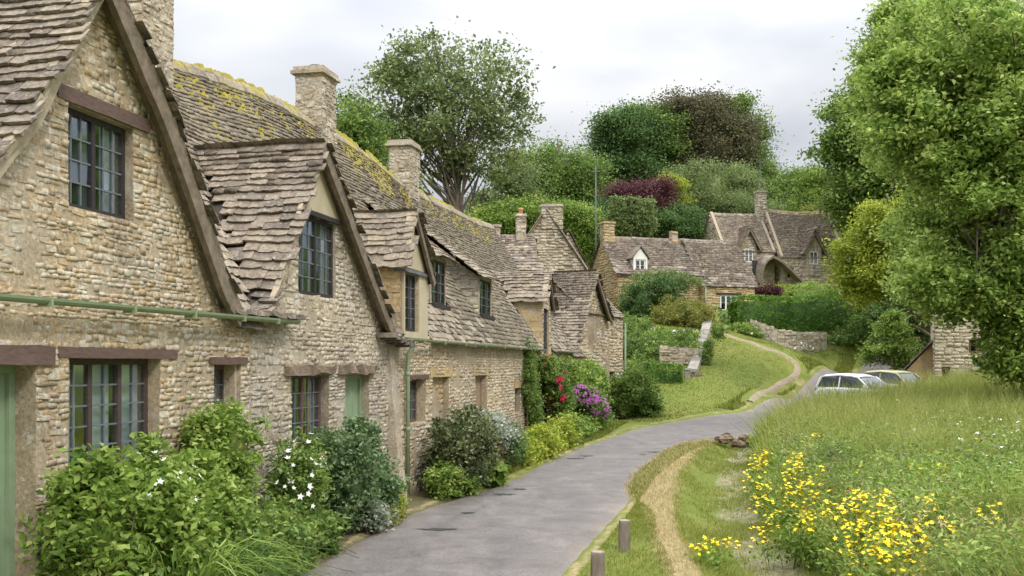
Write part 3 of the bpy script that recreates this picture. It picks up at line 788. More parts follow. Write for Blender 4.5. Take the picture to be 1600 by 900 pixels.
def chimney(root, Mw, x0, x1, y0, y1, z0, z1, stone='stone_b', cap=True, pot=None, maxn=150, off=Matrix.Identity(4), h=(.07,.12), w=(.14,.30), seed=5):
    mb = MB(); mb.box(x0+.02, x1-.02, y0+.02, y1-.02, z0, z1); ch = _xf(mb, off).build('chimney', M['mortar_b'], root)
    its = []; W = x1-x0; D = y1-y0
    for (O, A, I_, ln) in (((x0,y0,0),(1,0,0),(0,1,0),W), ((x0,y1,0),(0,-1,0),(1,0,0),D), ((x1,y0,0),(0,1,0),(-1,0,0),D), ((x1,y1,0),(-1,0,0),(0,-1,0),W)):
        fr = off@frame(O, A, I_); fr = fr@Matrix.Translation((0, .02, 0))
        its += stone_items(fr, [(0,z0),(ln,z0),(ln,z1),(0,z1)], [], h=h, w=w, prot=(.02,.035), seed=seed+len(its))
    place(its, 'stone', STONES, M[stone], ch, Mw, maxn, 'chimney_stones', 7)
    if cap:
        s = MB(); s.rough(x0-.06, x1+.06, y0-.06, y1+.06, z1, z1+.07, .01, 4); s.rough(x0-.02, x1+.02, y0-.02, y1+.02, z1+.072, z1+.16, .01, 4); _xf(s, off).build('cap', M[stone], ch)
    if pot:
        s = MB(); c = ((x0+x1)/2, (y0+y1)/2, z1+.15)
        if pot == 'low': s.lathe(c, [(.15,0),(.13,.08),(.15,.09),(.15,.12),(.06,.14)]); mt = 'dark_pot'
        else: s.lathe(c, [(.14,0),(.12,.25),(.15,.28),(.14,.36),(.10,.36)]); mt = 'pot'
        _xf(s, off).build('chimney_pot', M[mt], ch, True)
    return ch
def gutter(root, off, a0, a1, y, z0, z1, mat='gutter', brk=(), r=.055):
    n = 10; V = []; F = []; K = 7; mb = MB()
    for i in range(n+1):
        f = i/n
        for rr_ in (r, r-.008):
            for k in range(K+1):
                t = math.pi*(1+k/K); V.append(off@Vector((a0+(a1-a0)*f, y+rr_*math.cos(t), z0+(z1-z0)*f+rr_*math.sin(t)+r*.3)))
    S = 2*(K+1)
    for i in range(n):
        for k in range(K): a = i*S+k; F.append((a, a+1, a+S+1, a+S)); b = a+K+1; F.append((b, b+S, b+S+1, b+1))
        for k in (0, K): a = i*S+k; F.append((a, a+K+1, a+K+1+S, a+S))
    mb.add(V, F)
    V0 = [off@Vector((a0, y+r*math.cos(math.pi*(1+k/K)), z0+r*math.sin(math.pi*(1+k/K))+r*.3)) for k in range(K+1)]; mb.add(V0, [tuple(range(K+1))])
    g = mb.build('gutter', M[mat], root)
    for a in brk:
        f = (a-a0)/(a1-a0); z = z0+(z1-z0)*f; t = MB(); t.box(a-.015, a+.015, y-r-.006, y+r+.02, z-r*.75-.012, z+.02); _xf(t, off).build('bracket', M[mat], g)
    return g
def downpipe(root, off, pts, mat='gutter', r=.038):
    mb = MB(); mb.tube(pts, r, 10); d = _xf(mb, off).build('downpipe', M[mat], root, True)
    t = MB(); p = pts[-1]
    for z in (2.2, 1.2, .3): t.lathe((p[0], p[1], z), [(r+.004,0),(r+.012,.01),(r+.012,.06),(r+.004,.07)], 10)
    _xf(t, off).build('collar', M[mat], d, True)

# ---- cottage A: nearest
hA = [(-10.25,-9.09,-.05,2.40),(-8.66,-7.20,1.18,2.46),(-6.08,-5.45,1.55,2.40),(-8.68,-7.66,3.82,4.74)]
polyA = [(-11.6,-.3),(-5.2,-.3),(-5.2,2.95),(-5.72,3.0),(-6.05,3.25),(-7.19,4.80),(-8.27,5.95),(-9.3,4.4),(-10.1,3.45),(-10.9,2.95),(-11.6,2.95)]
root, off, fr, Mw, wall, roof, its = row_cottage('nearest stone cottage with steep gable, brown lintels and long green gutter', -11.6, -5.2, hA, polyA, [gA], 300, 300, 'mortar', 'stone', seedk=0, wall_h=(.032,.072), wall_w=(.06,.20))
place(its, 'stone', STONES, M['stone'], wall, Mw, 300, 'wall_stones')
lintel(root, fr, -8.84, -7.42, 4.75, 4.88, 'timber', .035, .004, .16)
lintel(root, fr, -8.82, -6.90, 2.465, 2.56, 'timber', .03, .005, .16)
lintel(root, fr, -6.20, -5.32, 2.405, 2.49, 'timber', .03, .005, .16)
lintel(root, fr, -10.6, -8.88, 2.405, 2.56, 'timber', .035, .01, .16)
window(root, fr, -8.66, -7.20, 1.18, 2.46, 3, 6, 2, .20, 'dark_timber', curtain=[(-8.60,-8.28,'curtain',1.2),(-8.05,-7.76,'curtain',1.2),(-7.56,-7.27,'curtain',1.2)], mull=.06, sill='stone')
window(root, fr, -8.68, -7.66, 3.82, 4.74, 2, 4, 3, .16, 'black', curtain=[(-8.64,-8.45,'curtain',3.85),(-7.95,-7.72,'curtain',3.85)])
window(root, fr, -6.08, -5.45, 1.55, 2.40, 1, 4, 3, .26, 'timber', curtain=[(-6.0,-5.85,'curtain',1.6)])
planks_door(root, fr, -10.25, -9.09, 0, 2.40, .30, M['green'], 5)
verge(root, off, densify(gA.right, 5), -.20, -.13, .17, 'barge', 'verge_board', -.02)
verge(root, off, densify(gA.right, 5), -.125, .05, .05, 'barge', 'soffit', -.03)
verge_stones(root, off, gA.right, -.19, .10, 'barge')
verge(root, off, densify(gA.left, 6, .015), -.13, .06, .10, 'verge', 'verge_fillet', .0)
verge_stones(root, off, gA.left, -.15, -.06, 'verge')
ridge_tiles(root, off, -11.6, -5.2, 'slate_main')
gutter(root, off, -11.4, -4.25, -.19, 2.93, 2.97, brk=[-10.4,-9.2,-8.0,-6.9,-5.8,-4.9])
s = MB()
for k in range(7): s.rough(-5.95+.25*k, -5.66+.25*k, -.22-.01*k, .12, 2.99+.012*(k%2), 3.05+.012*(k%2), .012, 3)
_xf(s, off).build('eave_slates', M['slate'], root)
chimney(root, Mw, -3.4-(-11.6)-1.9, -2.5-(-11.6)-1.9, 2.65, 3.35, 6.4, 8.9, pot='pot', seed=3) if False else None

# ---- cottage B
hB = [(-4.03,-2.72,1.32,2.26),(-2.10,-1.08,-.05,2.24),(-3.80,-2.50,3.38,4.50)]
polyB = [(-5.2,-.3),(0.25,-.3),(.25,2.95),(-.28,2.97),(-.7,3.22),(-3.27,5.42),(-4.35,3.8),(-4.75,3.17),(-5.15,2.97),(-5.2,2.95)]
root, off, fr, Mw, wall, roof, its = row_cottage('second stone cottage with smooth rendered gable top and sage green door', -5.2, .25, hB, polyB, [gB], 300, 300, 'mortar_b', 'stone_b', seedk=3, wall_h=(.035,.09), wall_w=(.07,.24))
its = [q for q in its if not ((off.inverted()@q[1].translation).z > 4.52)]
place(its, 'stone', STONES, M['stone_b'], wall, Mw, 300, 'wall_stones')
s = MB(); s.add([fr@Vector(p) for p in ((-3.83,-.035,4.56),(-2.38,-.035,4.56),(-3.27,-.035,5.40),(-3.83,0.1,4.56),(-2.38,0.1,4.56),(-3.27,0.1,5.40))], [(0,1,2),(0,3,4,1),(1,4,5,2),(2,5,3,0)]); s.build('gable_render', M['render'], root)
lintel(root, fr, -3.90, -2.40, 4.50, 4.565, 'black', .07, .003, .16)
lintel(root, fr, -4.25, -2.60, 2.27, 2.40, 'old_timber', .07, .03, .16)
lintel(root, fr, -2.40, -.90, 2.25, 2.40, 'old_timber', .09, .035, .16)
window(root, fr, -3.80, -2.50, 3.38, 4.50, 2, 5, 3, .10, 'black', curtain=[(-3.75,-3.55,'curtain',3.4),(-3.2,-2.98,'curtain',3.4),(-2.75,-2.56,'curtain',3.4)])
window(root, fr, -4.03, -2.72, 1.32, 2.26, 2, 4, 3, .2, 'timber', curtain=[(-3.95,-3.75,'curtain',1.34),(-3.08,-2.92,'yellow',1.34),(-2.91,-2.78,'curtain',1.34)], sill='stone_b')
planks_door(root, fr, -2.10, -1.08, 0, 2.24, .22, M['green'], 4)
verge(root, off, densify(gB.right, 6), -.20, -.13, .15, 'barge', 'verge_board', -.02)
verge(root, off, densify(gB.right, 6), -.125, .05, .05, 'barge', 'soffit', -.03)
verge_stones(root, off, gB.right, -.19, .08, 'barge')
verge(root, off, densify(gB.left, 6, .012), -.13, .06, .08, 'verge', 'verge_fillet', .0)
verge_stones(root, off, gB.left, -.15, -.07, 'verge')
ridge_tiles(root, off, -5.2, .25, 'slate_main')
moss(root, off, [(-2.6,.25,2.1,3.05,480)], 1)
s = MB()
for k in range(5): s.rough(-.75+.24*k, -.47+.24*k, -.30, .15, 2.86-.035*k, 2.93-.035*k, .012, 3)
_xf(s, off).build('eave_slates', M['slate'], root)
# pale buttress strip at the joint
bt = MB(); V = []; F = []; n = 12
for i in range(n+1):
    f = i/n; z = -.2+2.95*f; w0 = .17+.02*noise.noise(Vector((z*2, 0, 0))); d = .24*(1-f)**1.2+.04+.02*noise.noise(Vector((z*2, 5, 0))); c = .02-.05*f
    for (x, y) in ((c-w0, .05),(c-w0+.03,-d),(c+w0-.03,-d),(c+w0,.05)): V.append(off@Vector((x, y, z)))
for i in range(n):
    for k in range(3): a = i*4+k; F.append((a, a+1, a+5, a+4))
F.append((n*4, n*4+1, n*4+2, n*4+3)); bt.add(V, F); bt.build('buttress', M['mortar_b'], root)
chimney(root, Mw, -3.42+5.2, -2.55+5.2, 2.62, 3.35, 6.5, 9.1, stone='stone_b', pot='pot', seed=31, maxn=200)

# ---- cottage C
hC = [(.98,2.05,1.30,2.13),(2.48,3.68,.1,2.15),(5.9,7.0,.0,2.15),(10.35,11.0,1.1,1.75),(.70,1.55,3.02,4.08)]
polyC = [(.25,-.3),(13.9,-.3),(13.9,2.95),(2.12,2.95),(2.12,4.15),(1.08,5.1),(.62,4.2),(.62,2.95),(.25,2.95)]
root, off, fr, Mw, wall, roof, its = row_cottage('middle terrace cottage with three small dormers and moss along its ridge', .25, 13.9, hC, polyC, [g3], 300, 300, 'mortar', 'stone', seedk=6, wall_h=(.045,.095), wall_w=(.09,.26))
# cheek of gabled dormer
frK = off@frame((.62, .9, 0), (0,-1,0), (1,0,0)); pk = [(0,4.18),(.9,2.95),(.9,4.2)]
mb = MB(); wall_sheet(mb, frK, pk, [], step=.3, seed=2); dm = mb.build('dormer', M['mortar'], root)
ki = stone_items(frK, pk, [], h=(.10,.16), w=(.18,.4), seed=12, prot=(.008,.02))
place(ki, 'stone', STONES, M['stone_gold'], dm, Mw, 90, 'dormer_stones')
its = [q for q in its if (off.inverted()@q[1].translation).z < 3.0 or rnd.random() < .0]
place(its, 'stone', STONES, M['stone'], wall, Mw, 200, 'wall_stones')
s = MB(); s.add([fr@Vector(p) for p in ((.66,-.03,4.18),(2.1,-.03,4.18),(1.08,-.03,5.08),(.66,.08,4.18),(2.1,.08,4.18),(1.08,.08,5.08))], [(0,1,2),(0,3,4,1),(1,4,5,2),(2,5,3,0)])
s.box(.66-.25,.72-.25,-.03,.06,2.9,4.17); s.box(1.552-.25,2.1-.25,-.03,.06,2.9,4.17); s.box(.72-.25,1.552-.25,-.03,.06,2.9,3.01)
s.build('dormer_render', M['render'], root)
lintel(root, fr, .60, 1.95, 4.09, 4.15, 'lead', .08, .004, .15)
window(root, fr, .72, 1.55, 3.02, 4.08, 2, 5, 2, .12, 'black')
window(root, fr, .98, 2.05, 1.30, 2.13, 2, 4, 2, .25, 'timber', curtain=[(1.1,1.4,'curtain',1.32)])
lintel(root, fr, .85, 2.2, 2.135, 2.21, 'timber', .03, .006, .2)
# blocked doorway and brown boarded door
mb = MB(); wall_sheet(mb, fr@Matrix.Translation((0,.12,0)), [(2.48,.1),(3.68,.1),(3.68,2.15),(2.48,2.15)], [], step=.4, seed=4); bl = mb.build('blocked_doorway', M['mortar'], root)
place(stone_items(fr@Matrix.Translation((0,.12,0)), [(2.48,.1),(3.68,.1),(3.68,2.15),(2.48,2.15)], [], seed=41), 'stone', STONES, M['stone_gold'], bl, Mw, 40, 'infill_stones')
planks_door(root, fr, 5.9, 7.0, 0, 2.15, .2, M['brownboard'], 5)
window(root, fr, 10.35, 11.0, 1.1, 1.75, 1, 2, 2, .2, 'timber')
for (a0, a1, z) in ((2.3,3.9,2.155),(5.7,7.2,2.155),(10.2,11.15,1.755)): lintel(root, fr, a0, a1, z, z+.2, 'stone_gold', .02, .008, .2)
verge(root, off, g3.right, -.16, -.10, .12, 'barge'); verge(root, off, g3.left, -.12, .05, .07, 'verge', 'verge_fillet'); verge_stones(root, off, g3.left, -.15, .02, 'verge')
def shed_dormer(sd, cheekmat, win):
    t0, t1, fb, zt = sd; w0, w1 = t0+.28, t1-.28; b = fb+.1; zb = Zm(w0, b)-.15
    d = MB(); frc = off@frame((w0, b+1.0, 0), (0,-1,0), (1,0,0)); pk = [(0,Zm(w0,b+1.0)-.1),(1.0,zb),(1.0,zt-.05),(.0,zt+.78*.9-.1)]
    wall_sheet(d, frc, pk, [], step=.3, seed=9)
    frf = off@frame((0, b, 0), (1,0,0), (0,1,0)); hole = [(w0+.1, w1-.05, zb+.18, zt-.1)]
    wall_sheet(d, frf, [(w0,zb),(w1,zb),(w1,zt),(w0,zt)], hole, depth=.1, step=.3, seed=8)
    frc2 = off@frame((w1, b, 0), (0,1,0), (-1,0,0)); wall_sheet(d, frc2, [(0,zb),(1.0,Zm(w1,b+1)-.1),(1.0,zt+.68),(0,zt-.05)], [], step=.3, seed=7)
    dm = d.build('dormer', M['mortar_b'], root)
    place(stone_items(frc, pk, [], h=(.09,.13), w=(.2,.4), seed=14, prot=(.01,.02)), 'stone', STONES, M[cheekmat], dm, Mw, 40, 'dormer_stones')
    window(root, frf, *hole[0], 2, 4, 2, .08, 'black', mull=.06)
    s = MB(); s.rough(w0-.02, w1+.06, -.10, .06, zb+.08, zb+.178, .006, 3); _xf(s, frf).build('sill', M['black'], root)
    PS = lambda t, dd: off@Vector((t, fb-.05+dd*.79, zt+.02+(dd*.79-.05)*.78-.06*abs((t-(t0+t1)/2)/((t1-t0)/2))**3))
    kp = lambda t, dd: PS(t, dd).z > Zm(t, fb-.05+dd*.79)-.10
    ub = MB(); sheet(ub, PS, t0, t1, 2.6, 10, 14, lambda t, dd: PS(t, dd).z > Zm(t, fb-.05+dd*.79)-.3, .01); rf = ub.build('dormer_roof', M['under'], root)
    place(tile_items(PS, t0, t1, 2.6, kp, (.15,.10), (.16,.30), seed=int(t0*10), over=.1), 'roof_tile', TILES, M['slate_main'], rf, Mw, 60, 'dormer_tiles')
shed_dormer(SHEDS[0], 'stone_b', 0); shed_dormer(SHEDS[1], 'stone_b', 0)
ridge_tiles(root, off, .25, 13.9, 'slate_main')
moss(root, off, [(.25,3.2,2.3,3.05,260),(4.6,9.2,2.3,3.08,900),(10.3,13.9,2.5,3.08,450)], 2)
gutter(root, off, .55, 13.8, -.20, 2.86, 2.86, brk=[1.2,2.6,4.2,6,8,10,12])
downpipe(root, off, [(.72,-.20,2.83),(.72,-.18,2.72),(.72,-.09,2.6),(.72,-.08,2.45),(.72,-.08,0.05)])
c = chimney(root, Mw, 3.3-.25, 4.12-.25, 2.68, 3.32, 6.9, 8.62, pot='low', maxn=260, seed=7, stone='stone_b')
c = chimney(root, Mw, 9.28-.25, 10.15-.25, 2.68, 3.32, 6.6, 8.36, maxn=180, seed=8, stone='stone_b')

# ---- cottage D
hD = [(16.4,17.4,1.2,2.0),(14.62,15.5,2.75,4.2)]
polyD = [(13.9,-.3),(20.0,-.3),(20.0,2.95),(15.85,2.95),(15.85,4.3),(15.0,5.2),(14.45,4.35),(14.45,2.95),(13.9,2.95)]
root, off, fr, Mw, wall, roof, its = row_cottage('terrace cottage with a gabled golden-cheeked dormer beside the climbing roses', 13.9, 20.0, hD, polyD, [g6], 300, 150, 'mortar', 'stone', seedk=9, wall_h=(.10,.16), wall_w=(.2,.4))
place(its, 'stone', STONES, M['stone'], wall, Mw, 150, 'wall_stones')
frK = off@frame((14.45, 1.0, 0), (0,-1,0), (1,0,0)); pk = [(0,4.42),(1.0,2.95),(1.0,4.45)]
mb = MB(); wall_sheet(mb, frK, pk, [], step=.3, seed=2); dm = mb.build('dormer', M['mortar'], root)
place(stone_items(frK, pk, [], h=(.12,.18), w=(.2,.45), seed=15, prot=(.01,.02)), 'stone', STONES, M['stone_gold'], dm, Mw, 60, 'dormer_stones')
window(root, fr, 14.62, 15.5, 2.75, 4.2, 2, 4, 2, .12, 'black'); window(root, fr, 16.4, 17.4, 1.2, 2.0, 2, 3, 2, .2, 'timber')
lintel(root, fr, 16.2, 17.6, 2.01, 2.2, 'stone_gold', .02, .008, .2)
verge(root, off, g6.right, -.16, -.10, .12, 'barge'); verge_stones(root, off, g6.left, -.15, .02, 'verge')
ridge_tiles(root, off, 13.9, 20.0, 'slate_main'); moss(root, off, [(13.9,18.5,2.5,3.05,500)], 3)
gutter(root, off, 15.9, 20.0, -.2, 2.86, 2.86)
verge(root, off@Matrix.Translation((20.0,0,0))@Matrix.Rotation(math.pi/2,4,'Z'), [(b, Zm(20,b)+.06) for b in (-.1,.5,1.2,2,3)], -.08, .1, .1, 'verge', 'verge_fillet')

# ---- generic cottage in its own frame ------------------------------------------
def tile_roof(root, Mw, P, u0, u1, L, keep, mat, expo, width, far, seed, maxn=0, name='roof', over=.15, th=(.03,.05)):
    ub = MB(); sheet(ub, P, u0, u1, L, max(2, int((u1-u0)/.6)), 8, None, .02); rf = ub.build(name, M['under'], root)
    its = tile_items(P, u0, u1, L, keep or (lambda u, d: True), expo, width, th, seed=seed, nv=6 if far else 12, over=over, kick=.04)
    place(its, 'roof_tile', TILES_FAR if far else TILES, M[mat], rf, Mw, maxn, 'roof_tiles', 8.5)
    return rf
def house(name, label, O, theta, L, W, eave, ridge, holes, tile='slate_far', stone='stone_gold', mort='mortar', base=-1.5, asym=.5, far=True, h=(.14,.24), w=(.3,.7), expo=(.27,.18), tw=(.22,.45), hip=0, cope=False, seed=1, group=None, sag=.06, frontzone=None, end_holes=(), wst=0):
    root = empty(name, O, theta, label, 'cottage', group); Mw = Matrix.Translation(root.location)@Matrix.Rotation(theta, 4, 'Z')
    mb = MB(); fr = frame((0,0,0), (1,0,0), (0,1,0)); pf = [(0,base),(L,base),(L,eave),(0,eave)]
    wall_sheet(mb, fr, pf, holes, step=1.2, seed=seed)
    yr = W*asym; items = stone_items(fr, pf, holes, h=h, w=w, prot=(.02,.04), seed=seed)
    for (Ox, A, I_, s0) in (((0,W,0),(0,-1,0),(1,0,0),0), ((L,0,0),(0,1,0),(-1,0,0),1)):
        f2 = frame(Ox, A, I_); ym = W-yr if s0 == 0 else yr
        pe = [(0,base),(W,base),(W,eave),(ym,ridge-.05),(0,eave)]
        hh = list(end_holes) if s0 == wst else []
        wall_sheet(mb, f2, pe, hh, step=1.2, seed=seed+1); items += stone_items(f2, pe, hh, h=h, w=w, prot=(.02,.04), seed=seed+2)
    mb.box(0, L, W-.1, W, base, eave)
    wl = mb.build('wall', M[mort], root); place(items, 'stone', STONES, M[stone], wl, Mw, 120, 'wall_stones')
    Lf = math.hypot(yr, ridge-eave); Lb = math.hypot(W-yr, ridge-eave)
    def zz(x, q): return eave+(ridge-eave)*q-sag*math.sin(math.pi*min(max(x/L,0),1))*q+.04*noise.noise(Vector((x*.5, q*3, seed)))
    Pf = lambda x, d: Vector((x, yr*d/Lf, zz(x, d/Lf))); Pb = lambda x, d: Vector((x, W-(W-yr)*d/Lb, zz(x, d/Lb)))
    rf = tile_roof(root, Mw, Pf, -.12, L+.12, Lf, frontzone, tile, expo, tw, far, seed, 200)
    its = tile_items(Pb, -.12, L+.12, Lb, lambda u, d: d < Lb-.6, (expo[0]*1.4, expo[1]*1.4), (.5,.9), (.03,.05), seed=seed+5, nv=6)
    V, F = merge(its, TILES_FAR); tag(obj('rear_roof_tiles', V, F, M[tile], rf), kind='stuff')
    s = MB(); n = int(L/.5)
    x = -.1
    while x < L+.1:
        x2 = min(x+rnd.uniform(.4,.6), L+.12); m = MB(); z = zz(x, 1); z2 = zz(x2, 1)
        m.add([(x+.01,yr-.22,z-.14),(x2-.01,yr-.22,z2-.14),(x2-.01,yr,z2+.10),(x+.01,yr,z+.10),(x+.01,yr+.22,z-.14),(x2-.01,yr+.22,z2-.14),(x+.01,yr,z-.06),(x2-.01,yr,z2-.06)],
              [(0,1,2,3),(3,2,5,4),(0,3,4,6),(1,7,5,2)]); s.add(m.V, m.F); x = x2
    s.build('ridge_tiles', M[tile], rf)
    for (xe, sg) in ((0,-1),(L,1)):
        if cope:
            for (y0, q0, y1, q1) in ((-.1,-.03,yr,1),(W+.1,-.03,yr,1)):
                m = MB(); V = []
                for (y, q) in ((y0, eave-.05),(y1, ridge+.02)):
                    for (dx, dz) in ((-.02,-.1),(.22,-.1),(.22,.16),(-.02,.16)): V.append((xe-sg*dx+sg*.02, y, q+dz))
                m.add(V, [(0,1,5,4),(1,2,6,5),(2,3,7,6),(3,0,4,7),(0,3,2,1),(4,5,6,7)]); m.build('coping', M['verge'], root)
    return root, Mw, fr

# ---- cottage E: projecting end of the row
OE = RMAT@Vector((23.6, -.05, 0)); THE = R(66)
root, Mw, fr = house('stone_cottage', 'end cottage of the terrace turned towards the lane with stone corner', OE, THE, 5.0, 4.5, 4.55, 6.2,
     [(3.0,3.7,1.2,2.1)], tile='slate', stone='stone', far=False, h=(.10,.18), w=(.2,.5), expo=(.18,.12), tw=(.18,.34), asym=.4, seed=21, group='cottages in the stone terrace', base=-.4)
window(root, fr, 3.0, 3.7, 1.2, 2.1, 2, 3, 2, .2, 'timber')
downpipe(root, Matrix.Identity(4), [(5.12,-.08,4.3),(5.12,-.08,.2)], r=.05)
lintel(root, fr, 2.85, 3.85, 2.11, 2.26, 'stone_gold', .02, .008, .2)
# gable of E facing the lane, with its long near slope
gE = [(-1.9,2.75),(-.9,4.1),(.55,6.18)]; gEr = [(2.6,4.3),(2.2,4.55),(.55,6.18)]
f, Lg = prof_fn(gE); PG = lambda b, d: Vector((f(d)[0], b, f(d)[1])); mb = MB(); wall_sheet(mb, frame((0,-.06,0),(1,0,0),(0,1,0)), [(-1.8,-.3),(2.9,-.3),(2.9,4.1),(2.2,4.5),(.55,6.1),(-.9,4.05),(-1.8,2.75)], [(3.0,3.7,1.2,2.1),(-.2,.6,1.1,2.2)], seed=5)
wl = mb.build('gable_wall', M['mortar'], root)
place(stone_items(frame((0,-.06,0),(1,0,0),(0,1,0)), [(-1.8,-.3),(2.9,-.3),(2.9,4.1),(2.2,4.5),(.55,6.1),(-.9,4.05),(-1.8,2.75)], [(-.2,.6,1.1,2.2)], h=(.10,.16), w=(.2,.45), seed=77), 'stone', STONES, M['stone'], wl, Mw, 150, 'gable_stones')
window(root, frame((0,-.06,0),(1,0,0),(0,1,0)), -.2, .6, 1.1, 2.2, 2, 3, 2, .2, 'timber')
tile_roof(root, Mw, PG, -.3, 5.2, Lg, None, 'slate', (.16,.12), (.2,.38), False, 33, 280, 'gable_roof', over=.2)
f2, Lg2 = prof_fn(gEr); PG2 = lambda b, d: Vector((f2(d)[0], b, f2(d)[1])); tile_roof(root, Mw, PG2, -.3, 2.0, Lg2, None, 'slate', (.16,.12), (.2,.38), False, 34, 40, 'gable_roof', over=.05)
verge(root, Matrix.Identity(4), gEr, -.34, -.26, .16, 'barge'); verge_stones(root, Matrix.Identity(4), gE, -.36, -.1, 'verge')
# link range between D and E
LO = RMAT@Vector((20.0, 0, 0))
root, Mw, fr = house('stone_cottage', 'low terrace cottage half hidden by the purple clematis, below the steep slate slope', LO, TH, 3.4, 4.4, 2.8, 5.6, [(1.0,1.9,1.1,1.95)], tile='slate', stone='stone', far=False, h=(.10,.18), w=(.2,.45), expo=(.18,.12), tw=(.18,.34), seed=23, group='cottages in the stone terrace', base=-.3)
window(root, fr, 1.0, 1.9, 1.1, 1.95, 2, 3, 2, .2, 'timber')

# ---- house F behind, gable towards the camera
P0 = Vector((4.5, 60, 3.6)); THF = R(87)
root, Mw, fr = house('stone_cottage', 'tall stone cottage behind the terrace with coped gable and chimney at its apex', P0, THF, 8, 4.9, 4.5, 8.15, [], tile='slate_far', stone='stone_b', seed=41, cope=True, h=(.14,.22), w=(.25,.55), base=-2)
chimney(root, Mw, -.1, .9, 1.45, 2.75, 7.0, 8.35, maxn=60, seed=42, h=(.14,.2), w=(.25,.45)) 
# small roof with two chimneys left of F
root, Mw, fr = house('stone_cottage', 'low cottage roof with two small chimneys peeping above the terrace ridge', Vector((-2.6,54,2.0)), R(6), 3.9, 4, 5.6, 7.7, [], tile='slate_far', stone='stone', seed=45, base=-2)
chimney(root, Mw, 1.75, 2.15, 1.7, 2.2, 7.1, 8.15, maxn=20, seed=43, h=(.14,.2), w=(.2,.4))
chimney(root, Mw, 3.05, 3.6, 1.7, 2.25, 7.1, 8.75, pot='pot', maxn=30, seed=44, h=(.14,.2), w=(.2,.4))
# right neighbour roof behind F
root, Mw, fr = house('stone_cottage', 'pointed slate roof just right of the coped gable, against the trees', Vector((5.3,68,4.4)), R(88), 5, 2.9, 4.4, 7.2, [], tile='slate_far', stone='stone_b', seed=47, base=-2)

# ---- house G: long cottage with the white dormer
GO = Vector((7.64,72,6.0)); THG = math.atan2(.28,.96)
def far_window(root, fr, a0, a1, z0, z1, lights, rows, fmat, depth=.12, mull=.09): return window(root, fr, a0, a1, z0, z1, lights, rows, 1, depth, fmat, bars=True, mull=mull)
hG = [(4.3,5.6,.75,1.35)]
root, Mw, fr = house('stone_cottage', 'long stone cottage with white gabled dormer and creeper along its eaves', GO, THG, 6.6, 6.0, 3.05, 5.95, hG, tile='slate_far', stone='stone_gold', seed=51, sag=.03)
far_window(root, fr, 4.3, 5.6, .75, 1.35, 3, 1, 'timber')
dm = MB(); dx0, dx1 = 1.35, 2.45
dm.box(dx0, dx0+.14, .25, 1.2, 3.1, 4.25); dm.box(dx1-.14, dx1, .25, 1.2, 3.1, 4.25); dm.box(dx0+.14, dx1-.14, .25, .5, 3.1, 3.25); dm.box(dx0+.14, dx1-.14, .25, .5, 4.1, 4.25)
dm.add([(dx0,.25,4.25),(dx1,.25,4.25),((dx0+dx1)/2,.25,4.95),(dx0,.5,4.25),(dx1,.5,4.25),((dx0+dx1)/2,.5,4.95)], [(0,1,2),(5,4,3)])
d = dm.build('dormer', M['white'], root)
far_window(root, frame((0,.27,0),(1,0,0),(0,1,0)), dx0+.14, dx1-.14, 3.25, 4.1, 2, 2, 'white')
s = MB(); 
for sg in (-1, 1):
    c = (dx0+dx1)/2; e = c+sg*.72; s.add([(c,.1,5.05),(e,.1,4.15),(e,2.2,4.15),(c,2.2,5.05),(c,.1,5.13),(e+sg*.05,.1,4.2),(e+sg*.05,2.2,4.2),(c,2.2,5.13)], [(0,1,2,3),(4,7,6,5),(0,4,5,1),(1,5,6,2)])
s.build('dormer_roof', M['slate_far'], root)
chimney(root, Mw, -.05, .85, 2.6, 3.4, 5.2, 7.0, stone='stone_gold', maxn=30, seed=52, h=(.18,.26), w=(.3,.5))
chimney(root, Mw, 5.6, 6.1, 2.7, 3.3, 5.3, 6.6, stone='stone_gold', maxn=20, seed=53, h=(.18,.26), w=(.3,.5), cap=False)
g = MB(); g.box(-.1, 6.5, -.28, -.16, 2.9, 3.0); g.build('gutter', M['black'], root)
root, Mw, fr = house('stone_cottage', 'lower right range with white three-light window beside the clipped hedge', GO+Vector((6.6*.96+.15,6.6*.28-.55,-.1)), THG, 4.2, 6.4, 2.35, 6.0, [(1.35,2.75,.5,1.7)], tile='slate_far', stone='stone_gold', seed=55, sag=.03)
far_window(root, fr, 1.35, 2.75, .5, 1.7, 3, 2, 'white', mull=.11)
lintel(root, fr, 1.0, 3.1, 1.71, 1.83, 'black', .06, .01, .1)
downpipe(root, Matrix.Identity(4), [(.1,-.1,2.2),(.1,-.1,.1)], 'gutter', .05)
# ---- small gable far behind G
root, Mw, fr = house('stone_cottage', 'tiny far gable peeping between the long cottage and the upper cottage', Vector((17.6,95,10.5)), R(62), 3.6, 2.5, 3.6, 5.3, [], tile='slate_up', stone='stone_b', seed=58)

